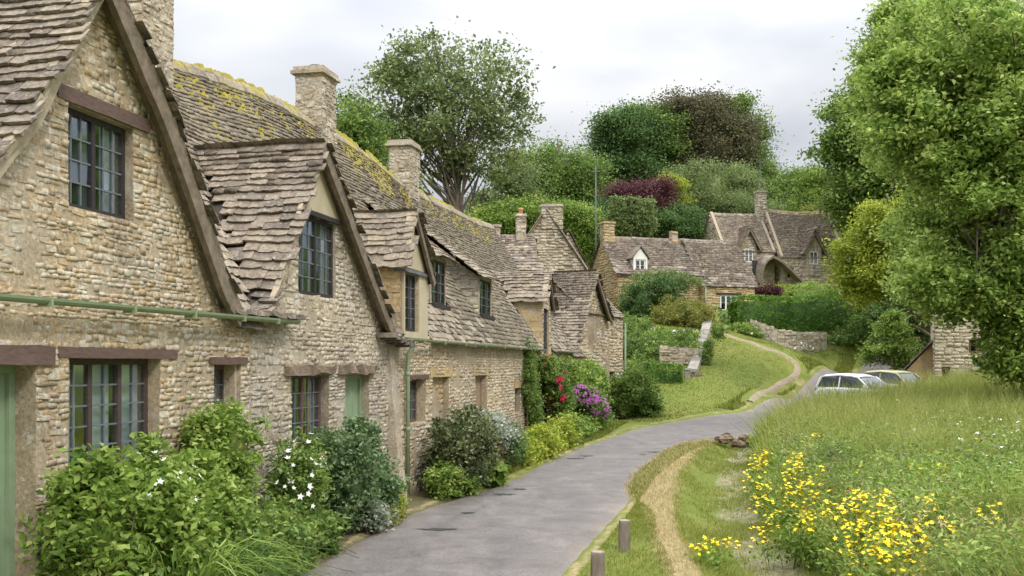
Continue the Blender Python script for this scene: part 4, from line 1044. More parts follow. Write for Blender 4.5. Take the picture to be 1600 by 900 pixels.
# ---- H: upper cottages
HO = Vector((18.0,84.5,9.4)); THH = R(10)
def gab_dormer(root, Mw, x, wd, zb, ze, za, tile, y0=-.05, depth=2.8, wz=(.9,.95)):
    mb = MB(); hole = [(x-.38, x+.38, zb+wz[0], zb+wz[0]+wz[1])]
    pl = [(x-wd/2,zb),(x+wd/2,zb),(x+wd/2,ze),(x,za),(x-wd/2,ze)]; f0 = frame((0,y0,0),(1,0,0),(0,1,0)); wall_sheet(mb, f0, pl, hole, step=.6, depth=.12)
    mb.box(x-wd/2, x-wd/2+.1, y0+.01, depth*.5, zb, ze); mb.box(x+wd/2-.1, x+wd/2, y0+.01, depth*.5, zb, ze)
    d = mb.build('dormer', M['mortar_b'], root)
    place(stone_items(f0, pl, hole, h=(.16,.24), w=(.3,.5), prot=(.02,.04), seed=int(x*7)), 'stone', STONES, M['stone_b'], d, Mw, 30, 'dormer_stones')
    far_window(root, f0, *hole[0], 2, 2, 'white', depth=.06, mull=.07)
    for sg in (-1, 1):
        pr = [(x+sg*(wd/2+.35), ze-.55),(x+sg*(wd/2+.0), ze+.08),(x, za+.1)]; ff, LL = prof_fn(pr); PD = lambda b, dd, ff=ff: Vector((ff(dd)[0], b, ff(dd)[1]))
        tile_roof(root, Mw, PD, y0-.25, depth, LL, None, tile, (.3,.22), (.3,.5), True, int(x*5)+sg, 20, 'dormer_roof', over=.05)
        verge(root, Matrix.Identity(4), pr, y0-.34, y0-.22, .16, 'barge')
root, Mw, fr = house('stone_cottage', 'upper cottage with mossy ridge, gabled dormer and arched timber porch', HO, THH, 4.6, 6.2, 2.7, 6.3, [], tile='slate_up', stone='stone_b', seed=61, cope=True, asym=.5, base=-2)
gab_dormer(root, Mw, 2.2, 1.5, .6, 3.3, 4.6, 'slate_up', wz=(1.15,1.15))
# porch: swept roof arch in front
pc = MB(); n = 18; prof = []
pk_ = [(2.75,-.2),(2.8,.7),(2.95,1.3),(3.3,1.75),(3.7,1.95),(4.2,1.75),(4.8,1.3),(5.4,.8),(6.0,.25),(6.4,-.1)]
for i in range(n+1): f = i/n*8.999; q = int(f); prof.append((pk_[q][0]*(1-f+q)+pk_[q+1][0]*(f-q), pk_[q][1]*(1-f+q)+pk_[q+1][1]*(f-q)))
V = []; F = []
for (x, z) in prof: V += [(x, -1.7, z), (x, .1, z+.25), (x, .1, z+.45), (x, -1.75, z+.2)]
for i in range(n):
    a = i*4
    for k in range(4): F.append((a+k, a+4+k, a+4+(k+1) % 4, a+(k+1) % 4))
F += [(0,1,2,3), (n*4+3, n*4+2, n*4+1, n*4)]; pc.add(V, F); pc.build('porch_roof', M['slate_up'], root)
s = MB(); s.box(2.5, 3.2, -.12, -.02, -.2, 1.9); s.build('door', M['black'], root)
chimney(root, Mw, 4.15, 4.95, 2.4, 3.2, 5.0, 8.2, maxn=60, seed=62, stone='stone_b', h=(.18,.26), w=(.3,.5), pot='low')
an = MB(); an.tube([(4.5,2.8,8.2),(4.5,2.8,11.2)], .03, 6); an.tube([(4.2,2.8,10.9),(4.8,2.8,10.9)], .02, 5); an.tube([(4.3,2.8,10.6),(4.7,2.8,10.6)], .02, 5); an.build('aerial', M['lead'], root)
HO2 = HO+Vector((4.95*math.cos(THH)+.0, 4.95*math.sin(THH)-.6, .1))
root, Mw, fr = house('stone_cottage', 'upper right cottage with broad slate roof under the trees and a gabled dormer', HO2, THH, 6.0, 6.6, 2.1, 6.6, [(.6,1.3,.3,1.3)], tile='slate_up', stone='stone_b', seed=65, cope=True, base=-2, sag=.25)
gab_dormer(root, Mw, 3.0, 1.5, .5, 2.9, 4.3, 'slate_up', wz=(1.0,1.1))
window(root, fr, .6, 1.3, .3, 1.3, 2, 2, 1, .12, 'white')

# ---- I: cottage at the right among the trees
IO = Vector((21.2,50,.85)); THI = R(-21)
root, Mw, fr = house('stone_cottage', 'pale stone cottage at right half hidden under the hanging branches', IO, THI, 4.2, 4.4, 4.5, 6.2, [(.35,.75,.7,1.45),(1.75,2.45,.35,1.1),(2.9,3.3,.6,1.6),(1.6,2.3,2.15,2.85)], tile='slate_far', stone='stone_pale', mort='mortar_b', seed=71, h=(.14,.22), w=(.3,.6))
for (a, b, c_, d_) in [(.35,.75,.7,1.45),(1.75,2.45,.35,1.1),(2.9,3.3,.6,1.6),(1.6,2.3,2.15,2.85)]: far_window(root, fr, a, b, c_, d_, 2 if b-a > .5 else 1, 2, 'timber')
ll = MB(); ll.box(-1.6, 0, .4, 4, -1, .9); ll.add([(-1.6,.4,.9),(0,.4,.9),(0,.4,2.7),(-1.6,4,.9),(0,4,.9),(0,4,2.7)], [(0,1,2),(5,4,3)]); ll.build('lean_to', M['stone_gold'], root)
PL = lambda u, d: Vector((-1.75+d*.70, u, .85+d*.76)); tile_roof(root, Mw, PL, .2, 4.2, 2.55, None, 'slate_far', (.3,.22), (.3,.5), True, 72, 30, 'lean_to_roof')

# ------------------------------------------------------------------ vegetation
LM = {
 'fresh': leaf_mat('fresh_green_leaf', [(0.123, 0.209, 0.04), (0.246, 0.363, 0.07), (0.392, 0.506, 0.12), (0.582, 0.66, 0.22)], .5),
 'hedge': leaf_mat('hedge_leaf', [(0.054, 0.123, 0.02), (0.101, 0.21, 0.03), (0.171, 0.304, 0.045), (0.264, 0.406, 0.06)]),
 'near': leaf_mat('bright_leaf', [(0.08, 0.145, 0.025), (0.16, 0.26, 0.04), (0.27, 0.38, 0.07), (0.42, 0.5, 0.14)]),
 'mid': leaf_mat('mid_green_leaf', [(0.065, 0.122, 0.029), (0.117, 0.201, 0.042), (0.208, 0.305, 0.066), (0.325, 0.403, 0.099)]),
 'dark': leaf_mat('dark_leaf', [(0.039, 0.081, 0.028), (0.072, 0.138, 0.042), (0.124, 0.213, 0.061), (0.208, 0.3, 0.088)]),
 'blue': leaf_mat('blue_green_leaf', [(0.066, 0.118, 0.047), (0.114, 0.192, 0.079), (0.191, 0.283, 0.118), (0.324, 0.402, 0.191)]),
 'ash': leaf_mat('ash_leaf', [(0.091, 0.126, 0.055), (0.156, 0.21, 0.072), (0.247, 0.306, 0.11), (0.351, 0.396, 0.165)]),
 'copper': leaf_mat('copper_leaf', [(0.07, 0.065, 0.04), (0.12, 0.11, 0.06), (0.18, 0.155, 0.085), (0.2, 0.21, 0.09)]),
 'plum': leaf_mat('plum_leaf', [(0.06, 0.022, 0.03), (0.11, 0.035, 0.045), (0.17, 0.06, 0.07), (0.15, 0.1, 0.06)]),
 'olive': leaf_mat('grey_olive_leaf', [(0.095, 0.136, 0.047), (0.172, 0.228, 0.079), (0.257, 0.328, 0.112), (0.342, 0.409, 0.151)]),
 'lime': leaf_mat('lime_leaf', [(0.134, 0.192, 0.022), (0.244, 0.312, 0.032), (0.378, 0.444, 0.055), (0.512, 0.528, 0.09)]),
 'gold': leaf_mat('golden_leaf', [(0.12, 0.14, 0.03), (0.21, 0.235, 0.045), (0.31, 0.32, 0.07), (0.36, 0.31, 0.1)]),
 'varieg': leaf_mat('variegated_leaf', [(0.028, 0.048, 0.019), (0.055, 0.083, 0.028), (0.138, 0.166, 0.062), (0.359, 0.373, 0.193)]),
 'silver': leaf_mat('silver_leaf', [(0.117, 0.152, 0.093), (0.235, 0.269, 0.188), (0.399, 0.434, 0.328), (0.586, 0.61, 0.516)]),
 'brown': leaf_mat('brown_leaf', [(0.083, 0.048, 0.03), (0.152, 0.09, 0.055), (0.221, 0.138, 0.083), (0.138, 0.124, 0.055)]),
 'grass': leaf_mat('grass_blade', [(0.099, 0.145, 0.018), (0.168, 0.213, 0.028), (0.247, 0.27, 0.05), (0.327, 0.299, 0.09)], .4, .2),
 'meadow': leaf_mat('meadow_blade', [(.16,.20,.03),(.25,.30,.055),(.35,.375,.10),(.46,.44,.18)], .45, .2),
 'seed': leaf_mat('seed_head', [(.30,.27,.10),(.42,.38,.17),(.52,.48,.26)], .3, .2),
 'straw': leaf_mat('dry_grass', [(.32,.24,.10),(.42,.33,.15),(.50,.41,.21),(.30,.27,.09)], .3, .2),
}
M['y_fl'] = plain_mat('yellow_petal', (.80,.56,.01), (.90,.70,.03), 20, .6)
M['w_fl'] = plain_mat('white_petal', (.74,.74,.66), (.85,.84,.80), 20, .6)
M['r_fl'] = plain_mat('crimson_petal', (.42,.01,.05), (.55,.02,.10), 20, .6)
M['p_fl'] = plain_mat('purple_petal', (.23,.06,.25), (.42,.12,.34), 20, .6)
M['k_fl'] = plain_mat('pink_petal', (.75,.40,.36), (.85,.55,.48), 20, .6)
def leaves(C, size, g, up=.2, asp=.55, fold=True):
    n = len(C); d = g.normal(size=(n, 3)); d[:, 2] = d[:, 2]*.7; d /= np.linalg.norm(d, axis=1)[:, None]
    nn = g.normal(size=(n, 3))*.8; nn[:, 2] += up*3; s = np.cross(d, nn); s /= np.linalg.norm(s, axis=1)[:, None]+1e-9; q = np.cross(s, d)
    sz = (size*g.uniform(.65, 1.3, n))[:, None]
    a = C-d*sz*.5; t = C+d*sz*.5-q*sz*.08; l = C+s*sz*asp*.5+q*sz*.10; r = C-s*sz*asp*.5+q*sz*.10
    V = np.stack([a, l, t, r], 1).reshape(-1, 3); i = np.arange(n)[:, None]*4
    F = np.concatenate([np.concatenate([i, i+1, i+2], 1), np.concatenate([i, i+2, i+3], 1)])
    return V, F
def ell_points(ells, n, g, shell=(.62, 1.02), lump=.22, flat=0):
    w = np.array([(e[3]*e[4]+e[4]*e[5]+e[3]*e[5]) for e in ells]); w = w/w.sum(); out = []; ctr = []
    for e, k in zip(ells, (w*n+1).astype(int)):
        d = g.normal(size=(k, 3)); d /= np.linalg.norm(d, axis=1)[:, None]
        r = g.uniform(shell[0]**3, shell[1]**3, k)**(1/3); ph = e[0]*1.7
        r *= 1+lump*(np.sin(d[:, 0]*5+ph)*np.sin(d[:, 1]*4+ph*2)+.6*np.sin(d[:, 2]*7+ph*3)*np.cos(d[:, 0]*6))
        out.append(np.array(e[:3])+d*r[:, None]*np.array(e[3:6]))
    return np.concatenate(out)
def crown(ells, clumps, per, cr_, size, g, shell=(.6,1.02), up=.2, sq=.65, asp=.55, zmin=None, lump=.2):
    C = ell_points(ells, clumps, g, shell, lump); k = len(C)
    rr_ = cr_*g.uniform(.6, 1.4, k); P = np.repeat(C, per, 0)+g.normal(size=(k*per, 3))*np.repeat(rr_, per)[:, None]*np.array([1, 1, sq])*.55
    if zmin is not None: P = P[P[:, 2] > zmin]
    return C, leaves(P, size, g, up, asp)
def core(ells, f=.78):
    mb = MB(); f = f*.76
    for e in ells:
        n, m = 12, 7; V = []; F = []
        for j in range(m+1):
            th = math.pi*j/m
            for i in range(n):
                ph = 2*math.pi*i/n; d = Vector((math.sin(th)*math.cos(ph), math.sin(th)*math.sin(ph), math.cos(th)))
                r = f*(1+.22*noise.noise(d*2+Vector(e[:3]))); V.append((e[0]+d.x*r*e[3], e[1]+d.y*r*e[4], e[2]+d.z*r*e[5]))
        for j in range(m):
            for i in range(n): F.append((j*n+i, (j+1)*n+i, (j+1)*n+(i+1) % n, j*n+(i+1) % n))
        mb.add(V, F)
    return mb
def px_ells(L_, Y): # (px, py, rx_px, rz_px[, dY, depth factor])
    out = []
    for e in L_:
        y = Y+(e[4] if len(e) > 4 else 0); c = at(e[0], e[1], y); k = y/FOC; rx = e[2]*k; rz = e[3]*k
        out.append((c.x, c.y, c.z, rx, (e[5] if len(e) > 5 else .9)*rx, rz))
    return out
def tree(label, ells, mat, clumps, per, cr_, size, seed, base=None, name='leafy_tree', trunk_r=.3, limbs=True, group=None, up=.2, shell=(.6,1.02), dense=0, sq=.65, fork=.45, cat='tree', lump=.2, sprays=5, slen=1.0):
    g = np.random.default_rng(seed); r = random.Random(seed); kids = []; core_e = list(ells)
    if name == 'leafy_tree':
        for e in ells:
            for _ in range(7):
                d = Vector((r.gauss(0, 1), r.gauss(0, 1), r.gauss(.25, 1))).normalized(); q = r.uniform(.26, .46); f = r.uniform(.72, 1.0)
                kids.append((e[0]+d.x*e[3]*f, e[1]+d.y*e[4]*f, e[2]+d.z*e[5]*f, e[3]*q, e[4]*q, e[5]*q))
            for _ in range(sprays):
                d = Vector((r.gauss(0, 1), r.gauss(0, 1), r.gauss(.1, .8))).normalized(); p = Vector((e[0]+d.x*e[3]*.8, e[1]+d.y*e[4]*.8, e[2]+d.z*e[5]*.8)); av = (e[3]+e[5])/2; L_ = av*r.uniform(.3, .65)*slen; v = d.copy()
                for q in range(5):
                    p = p+v*L_/5; v = (v+Vector((r.gauss(0, .25), r.gauss(0, .25), r.gauss(-.08, .2)))).normalized(); w_ = av*.13*(1.25-q*.18)
                    kids.append((p.x, p.y, p.z, w_*1.3, w_*1.3, w_*.8))
        ells = [tuple(e[:3])+(e[3]*.85, e[4]*.85, e[5]*.85) for e in ells]+kids
    cx = sum(e[0] for e in ells)/len(ells); cy = sum(e[1] for e in ells)/len(ells)
    if base is None: base = (cx, cy)
    bz = H(base[0], base[1]); B = Vector((base[0], base[1], bz))
    root = empty(name, B, 0, label, cat, group)
    if base[1] > 85 and name == 'leafy_tree': size *= .72; per = int(per*1.55); cr_ *= .9
    C, (V, F) = crown(ells, clumps, per, cr_, size, g, shell, up, sq, zmin=bz+.1, lump=lump)
    bn = np.array(B); cr_o = obj('crown', V-bn, F, LM[mat], root)
    top = max(e[2]+e[5]*.7 for e in ells); ht = top-bz
    if dense:
        m = core(core_e, dense); m.V = [tuple(Vector(v)-B) for v in m.V]; tag(m.build('inner_foliage', LM[mat], root, True))
    tb = MB(); ax = Vector((cx, cy, top)); fz = bz+ht*fork
    pts = [B+Vector((0, 0, -.3))]; 
    for k in range(1, 7): f = k/6; p = B.lerp(ax, f); p += Vector((r.uniform(-.02, .02), r.uniform(-.02, .02), 0))*ht; pts.append(p)
    tb.tube([p-B for p in pts], [trunk_r*(1.25 if k == 0 else 1-.80*k/6) for k in range(7)], 9)
    if limbs:
        K = min(len(C), limbs if isinstance(limbs, int) and limbs > 1 else 26); idx = g.choice(len(C), K, replace=False); ends = []
        for i in idx:
            e = Vector(C[i]); f = max(.18, min(.85, (e.z-bz)/ht*.62+r.uniform(-.12, .05))); s = pts[0].lerp(pts[-1], 0); q = f*6; a = pts[int(q)].lerp(pts[min(int(q)+1, 6)], q-int(q))
            mid = a.lerp(e, .5)+Vector((0, 0, r.uniform(-.03, .06)*ht)); m1 = a.lerp(mid, .5)+Vector((r.uniform(-1,1), r.uniform(-1,1), 0))*ht*.012
            r0 = trunk_r*(1-.8*f)*.55; L_ = [a, m1, mid, mid.lerp(e, .5), e]; tb.tube([p-B for p in L_], [r0, r0*.75, r0*.5, r0*.3, r0*.12], 5, False)
            for _ in range(3):
                e2 = Vector(C[r.randrange(len(C))]); 
                if (e2-mid).length < ht*.3: tb.tube([mid-B, mid.lerp(e2, .5)-B+Vector((0,0,ht*.01)), e2-B], [r0*.4, r0*.22, r0*.08], 4, False)
    tb.build('trunk', M['bark'], root, True)
    return root
# the airy ash behind the row
tree('tall airy ash tree rising above the terrace roof with open branches against the sky', px_ells([(690,120,95,62),(620,160,62,60),(765,150,66,62),(700,210,82,60),(625,225,50,42),(790,180,44,40),(640,90,48,30),(760,255,52,34),(585,215,28,40)], 75), 'ash', 620, 24, .95, .33, 1, base=((742-800)/FOC*75, 75), trunk_r=.34, limbs=60, shell=(.3,1.08), fork=.25, sprays=7)
tree('darker green tree just right of the tall chimney', px_ells([(548,190,34,44),(575,235,42,40),(535,230,22,34),(600,290,60,40)], 68), 'mid', 170, 60, .9, .27, 2, trunk_r=.35, group=None, dense=.5)
G1 = 'trees on the hillside behind the cottages'
tree('mid green tree between the ash and the dark oak', px_ells([(865,265,52,42),(905,285,42,45),(830,285,38,40),(880,320,70,45)], 105), 'mid', 330, 62, 1.5, .42, 3, group=G1, trunk_r=.4, dense=.55)
tree('thin grey-green tree with gaps beside the ash', px_ells([(800,275,28,35),(785,310,34,34),(815,320,30,30),(760,330,30,18)], 95), 'ash', 130, 44, 1.2, .36, 4, group=G1, trunk_r=.3)
tree('dark green oak with rounded crown left of the copper beech', px_ells([(985,225,52,52),(960,265,38,55),(1000,290,55,50),(975,205,34,28)], 112), 'dark', 420, 66, 1.6, .45, 5, group=G1, trunk_r=.5, dense=.7, up=.3)
tree('large copper brown beech with domed crown', px_ells([(1075,205,58,46),(1110,215,60,55),(1060,250,58,55),(1120,260,60,50),(1095,180,52,26),(1030,215,34,35)], 116), 'copper', 520, 66, 1.7, .46, 6, group=G1, trunk_r=.6, dense=.7, up=.3)
tree('green leafy tree at the right shoulder of the copper beech', px_ells([(1150,215,38,58),(1172,250,26,60),(1140,180,30,26),(1165,295,34,40)], 118), 'mid', 260, 60, 1.5, .44, 7, group=G1, trunk_r=.4, dense=.6, base=(24.3,118))
tree('purple-leaved plum with reddish crown above the long cottage', px_ells([(1000,315,38,24),(975,305,26,14),(1030,320,26,32),(1022,345,30,26),(1008,300,34,12)], 92), 'plum', 220, 60, 1.0, .32, 8, group=G1, trunk_r=.2, dense=.65)
tree('rounded grey-green willow filling the gap behind the upper roofs', px_ells([(1110,300,58,48),(1150,315,48,42),(1080,325,40,42),(1120,345,80,35)], 98), 'olive', 420, 80, 1.1, .30, 9, group=G1, trunk_r=.3, dense=.75)
tree('small yellow-green tree between the plum and the willow', px_ells([(1042,292,20,20),(1052,312,18,22),(1036,310,14,18)], 94), 'lime', 70, 60, .7, .28, 10, group=G1, trunk_r=.15, dense=.6)
for k, (px, w, h) in enumerate([(958,9,26),(972,8,30),(985,9,34),(1000,10,36),(1014,9,30)]):
    tree(['slender pale conifer leftmost of the row behind the long cottage','slender conifer second from left behind the long cottage','slender conifer in the middle of the row behind the long cottage','tallest slender conifer behind the long cottage roof','slender conifer at the right end of the row'][k], px_ells([(px,350,w,16),(px,335,w*.7,16),(px,322,w*.4,14)], 84), 'olive', 70, 40, .35, .20, 20+k, name='conifer', group='slender conifers behind the long cottage', trunk_r=.08, limbs=False, dense=.6)
tree('broad woodland belt on the far ridge behind all the other trees', px_ells([(840,330,60,46),(910,310,60,50),(980,330,70,60),(1050,300,60,60),(1120,320,70,70),(1190,330,60,40),(1250,330,50,34),(1310,330,50,40),(780,350,40,30)], 128), 'mid', 900, 50, 1.8, .5, 50, group=None, trunk_r=.3, dense=.8, up=.3)
tree('green sycamore merging the oak and the copper beech', px_ells([(1020,185,34,22),(1035,240,40,50),(1000,200,26,26)], 114), 'mid', 200, 60, 1.5, .44, 51, group=G1, trunk_r=.3, dense=.6)
tree('low bushy green tree left behind the cottage chimney', px_ells([(905,355,34,30),(925,380,30,30),(890,340,26,22),(915,410,40,30)], 88), 'near', 160, 60, .9, .28, 30, group=G1, trunk_r=.2, dense=.7)
tree('bright leafy shrub tree behind the small chimneys', px_ells([(800,345,34,24),(770,345,26,14),(840,335,26,22)], 70), 'near', 130, 60, .7, .22, 31, group=G1, trunk_r=.15, dense=.6)
tree('dark evergreen mass behind the long cottage ridge', px_ells([(985,352,50,20),(1050,345,36,22),(945,340,24,26),(1075,360,40,14)], 90), 'dark', 200, 60, .8, .26, 32, group=G1, trunk_r=.2, dense=.75)
tree('low green tree on the skyline right of the upper chimney', px_ells([(1230,295,36,20),(1260,290,34,22),(1215,315,24,22),(1245,315,50,22)], 130), 'mid', 220, 60, 1.4, .42, 33, group=G1, trunk_r=.3, dense=.6)
tree('yellow-green tree on the skyline left of the big dark tree', px_ells([(1290,290,32,24),(1280,320,40,30),(1320,310,34,30)], 118), 'near', 220, 60, 1.3, .40, 34, group=G1, trunk_r=.3, dense=.65)
tree('soft yellowish hornbeam leaning over the upper right cottage', px_ells([(1310,335,32,30),(1330,355,36,36),(1290,330,28,18)], 97), 'gold', 150, 60, 1.0, .32, 35, group=G1, trunk_r=.2, dense=.65)
tree('big dark green tree standing left of the near foliage at right', px_ells([(1350,190,50,50),(1385,150,50,50),(1380,235,70,55),(1345,270,42,48),(1400,300,70,55),(1430,90,50,60),(1360,330,50,40),(1330,230,34,34)], 82), 'mid', 1000, 50, 1.1, .34, 36, base=(31.5,82), trunk_r=.5, dense=.5, up=.3, sprays=8, slen=1.4)
tree('yellow-green maple beside the lane with light lower branches', px_ells([(1385,365,60,44),(1350,400,40,34),(1430,420,62,60),(1390,440,58,34),(1365,350,34,26),(1420,340,50,34),(1345,440,30,24)], 60), 'lime', 620, 60, .75, .22, 37, base=(28.5,66), trunk_r=.25, dense=.6)
tree('dark undergrowth tree shading the top of the lane', px_ells([(1345,480,34,44),(1400,480,60,50),(1450,500,50,40),(1320,515,28,26)], 72), 'dark', 260, 60, .8, .24, 38, base=(30.5,72), trunk_r=.2, dense=.8)
tree('small bright sapling leaning over the lane by the pale cottage', px_ells([(1400,528,24,22),(1385,556,26,16),(1415,560,22,28),(1372,545,14,9),(1398,505,10,14)], 55), 'near', 130, 36, .32, .15, 39, trunk_r=.05, base=(21.2,55), sprays=9, slen=1.8)
tree('huge near tree at the right edge with bright hanging foliage', px_ells([(1540,60,120,70),(1470,140,75,70),(1560,200,120,90),(1455,225,50,50),(1510,300,80,70),(1600,330,110,100),(1530,400,75,60),(1590,470,80,60),(1420,180,46,44),(1640,120,100,110),(1560,470,36,34),(1640,500,70,50),(1395,120,22,30),(1590,550,40,30),(1620,560,50,40),(1500,450,44,36),(1475,440,60,36),(1575,500,34,50),(1600,545,40,36)], 30), 'fresh', 2500, 32, .42, .185, 40, base=(17.3,31), trunk_r=.45, limbs=60, dense=0, up=.3, sprays=10, slen=1.7)
tree('bright green tree right of the dark one, its leafy crown reaching the skyline', px_ells([(1420,110,40,50),(1410,170,48,50),(1450,60,56,46),(1500,30,60,40),(1440,250,60,60),(1410,60,22,30),(1465,440,46,30),(1440,430,30,24),(1455,420,46,34),(1490,450,44,26),(1395,230,40,46),(1440,330,40,40),(1392,40,20,16),(1378,95,26,20),(1362,150,24,24),(1405,15,20,14)], 44), 'fresh', 1000, 36, .55, .20, 41, base=(24,47), trunk_r=.3, dense=.35, up=.3, sprays=9, slen=1.6)

# shrubs -------------------------------------------------------------------------
def shrub(label, ells, mat, n_cl, per, cr_, size, seed, flowers=None, name='shrub', cat='shrub', group=None, dense=.8, shell=(.7,1.04), up=.25, sq=.75, stems=True, asp=.55, lump=.2, boxy=False):
    g = np.random.default_rng(seed); cx, cy = ells[0][0], ells[0][1]; B = Vector((cx, cy, H(cx, cy)))
    root = empty(name, B, 0, label, cat, group); bn = np.array(B)
    C, (V, F) = crown(ells, int(n_cl*1.35), per, cr_*.85, size, g, (.5, 1.04), up, sq, asp, zmin=B.z-.2, lump=lump)
    obj('foliage', V-bn, F, LM[mat], root)
    if dense: m = core(ells, dense); m.V = [tuple(Vector(v)-B) for v in m.V]; m.build('inner_foliage', LM[mat], root, True)
    if stems:
        s = MB()
        for k in range(6): e = Vector(C[k % len(C)]); a = B+Vector((rnd.uniform(-.1,.1), rnd.uniform(-.1,.1), -.05)); s.tube([a-B, a.lerp(e, .5)-B+Vector((0,0,.05)), e-B], [.02, .014, .005], 5, False)
        s.build('stem', M['bark'], root)
    for (mt, n, sz, region) in (flowers or []):
        mb = MB(); r = random.Random(seed+5)
        for k in range(n):
            e = region[r.randrange(len(region))] if region else ells[r.randrange(len(ells))]; d = Vector((r.gauss(0,1), r.gauss(0,1)-.8, r.gauss(0,1)+.3)).normalized()
            c = Vector((e[0]+d.x*e[3]*1.03, e[1]+d.y*e[4]*1.03, e[2]+d.z*e[5]*1.03))-B; s2 = sz*r.uniform(.6, 1.2); nn = (d+Vector((r.gauss(0,.3), r.gauss(0,.3), .3))).normalized(); a = nn.orthogonal().normalized(); b = nn.cross(a)
            Vp = [c+nn*s2*.1]; m5 = 5
            for q in range(m5*2):
                t = math.pi*q/m5; rr_ = s2*(.55 if q % 2 == 0 else .28); Vp.append(c+a*math.cos(t)*rr_+b*math.sin(t)*rr_+nn*s2*(.16 if q % 2 == 0 else 0))
            mb.add(Vp, [(0, 1+q, 1+(q+1) % (m5*2)) for q in range(m5*2)])
        tag(mb.build('blossoms', M[mt], root), kind='stuff')
    return root
def rowpt(t, b, z=0): p = RMAT@Vector((t, b, 0)); return p.x, p.y, z
def re(t, b, z, rt, rb, rz): x, y, _ = rowpt(t, b); return (x, y, z, rt*.5+rb*.5, rt, rz) if False else (x, y, z, rb, rt, rz)
S1 = [re(-8.95,-.55,1.0,.50,.38,.55), re(-8.3,-.6,1.08,.58,.45,.58), re(-8.95,-.6,.5,.48,.42,.5), re(-8.2,-.7,.55,.6,.45,.6), re(-7.65,-.65,.95,.42,.4,.5)]
shrub('big bright green bush with small white flowers beneath the three-light window', S1, 'near', 520, 42, .17, .085, 101, [('w_fl', 60, .06, [S1[1]])], up=.3)
shrub('upright rounded green shrub under the narrow window', [re(-6.55,-.38,1.56,.44,.38,.42), re(-6.6,-.4,1.05,.34,.32,.45), re(-6.65,-.42,.5,.36,.34,.5)], 'near', 260, 40, .13, .07, 102)
shrub('low leafy border plants right of the big bush', [re(-7.15,-.8,.4,.5,.38,.42), re(-6.35,-.72,.35,.6,.38,.40), re(-5.45,-.6,.34,.6,.36,.42), re(-4.7,-.55,.3,.5,.34,.36)], 'mid', 300, 34, .15, .085, 103, up=.35)
shrub('white-flowering bush against the wall beneath the yellow-curtained window', [re(-4.9,-.45,.75,.45,.33,.62), re(-4.4,-.4,1.05,.3,.25,.45)], 'mid', 150, 34, .14, .065, 104, [('w_fl', 70, .085, None)], dense=.5)
shrub('blue-green rose bush below the sage green door', [re(-3.1,-.5,.75,.55,.4,.62), re(-2.7,-.45,1.2,.38,.3,.40), re(-2.1,-.5,.55,.4,.35,.5), re(-3.9,-.4,1.3,.2,.2,.28)], 'blue', 240, 36, .15, .075, 105, [('k_fl', 2, .11, None)], dense=.6)
shrub('silvery lady’s mantle tumbling beside the step', [re(-2.9,-.72,.22,.32,.25,.24)], 'silver', 50, 22, .12, .07, 106, dense=.5)
shrub('small lime green mound at the foot of the pale buttress', [re(-1.2,-.38,.26,.38,.26,.28)], 'lime', 90, 36, .10, .05, 107)
shrub('low orange-green heather by the lane edge', [re(-2.2,-.72,.10,.5,.2,.13)], 'gold', 60, 26, .09, .05, 108)
shrub('large dark variegated shrub right of the green downpipe', [re(1.9,-.8,1.0,.8,.55,.55), re(2.3,-.7,.6,1.0,.55,.60), re(1.5,-.75,.55,.6,.5,.55), re(2.8,-.65,.95,.6,.45,.42)], 'varieg', 480, 34, .17, .085, 109)
shrub('yellow-green leafy plant at the foot of the downpipe', [re(.95,-.7,.3,.5,.32,.34), re(1.4,-.9,.2,.5,.28,.25)], 'near', 130, 30, .12, .07, 110, dense=.6)
shrub('pale leaved hosta clump before the dark variegated shrub', [re(2.9,-1.1,.22,.5,.25,.25)], 'near', 50, 20, .14, .15, 111, dense=.5, asp=.7)
shrub('silvery white shrub draped over the dark hollow', [re(4.5,-.7,1.05,.7,.4,.30), re(4.9,-.75,.85,.6,.4,.3), re(4.0,-.6,1.15,.4,.3,.25)], 'silver', 170, 32, .14, .075, 112)
shrub('dark arching box shrub beside the silvery one', [re(5.4,-.75,.62,.75,.45,.48), re(5.9,-.8,.45,.5,.4,.42)], 'dark', 190, 40, .13, .06, 113)
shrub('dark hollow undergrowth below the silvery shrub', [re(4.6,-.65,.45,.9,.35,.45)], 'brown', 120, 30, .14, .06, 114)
bd = []
r_ = random.Random(4)
for k in range(16): t = 6.9+k*1.0; bd.append(re(t, -.75-r_.uniform(0,.25), r_.uniform(.25,.42), .75, .5, r_.uniform(.32,.5)))
shrub('yellow-green flowering border running along the foot of the wall', bd[:6], 'lime', 330, 30, .18, .10, 115, dense=.7)
shrub('mixed leafy border below the climbing roses', bd[6:12], 'near', 330, 30, .2, .11, 116, [('p_fl', 10, .12, bd[6:8])], dense=.7)
shrub('leafy border plants at the foot of the clematis', bd[12:], 'mid', 160, 30, .2, .11, 117, dense=.7)
shrub('narrow green climber on the wall left of the roses', [re(11.7,-.08,1.9,.7,.18,1.0), re(12.2,-.12,1.0,.7,.22,1.0), re(11.9,-.08,2.6,.35,.12,.3)], 'mid', 240, 34, .16, .08, 118, dense=.6, name='climber', cat='climbing plant')
shrub('climbing rose with crimson flowers on the cottage wall', [re(14.4,-.35,1.95,.75,.35,.7), re(14.9,-.5,1.3,.8,.4,.7), re(13.6,-.3,2.3,.6,.25,.4)], 'mid', 280, 34, .19, .10, 119, [('r_fl', 26, .20, None)], name='climbing_rose', cat='climbing rose', dense=.6)
shrub('big glossy green shrub climbing to the eaves near the end cottage', [re(18.2,-.6,1.75,1.1,.65,.75), re(19.6,-.7,1.5,1.1,.7,.9), re(18.8,-.7,1.0,1.2,.6,.7), re(20.6,-.7,1.9,.9,.5,.55)], 'near', 420, 34, .22, .12, 120, dense=.75)
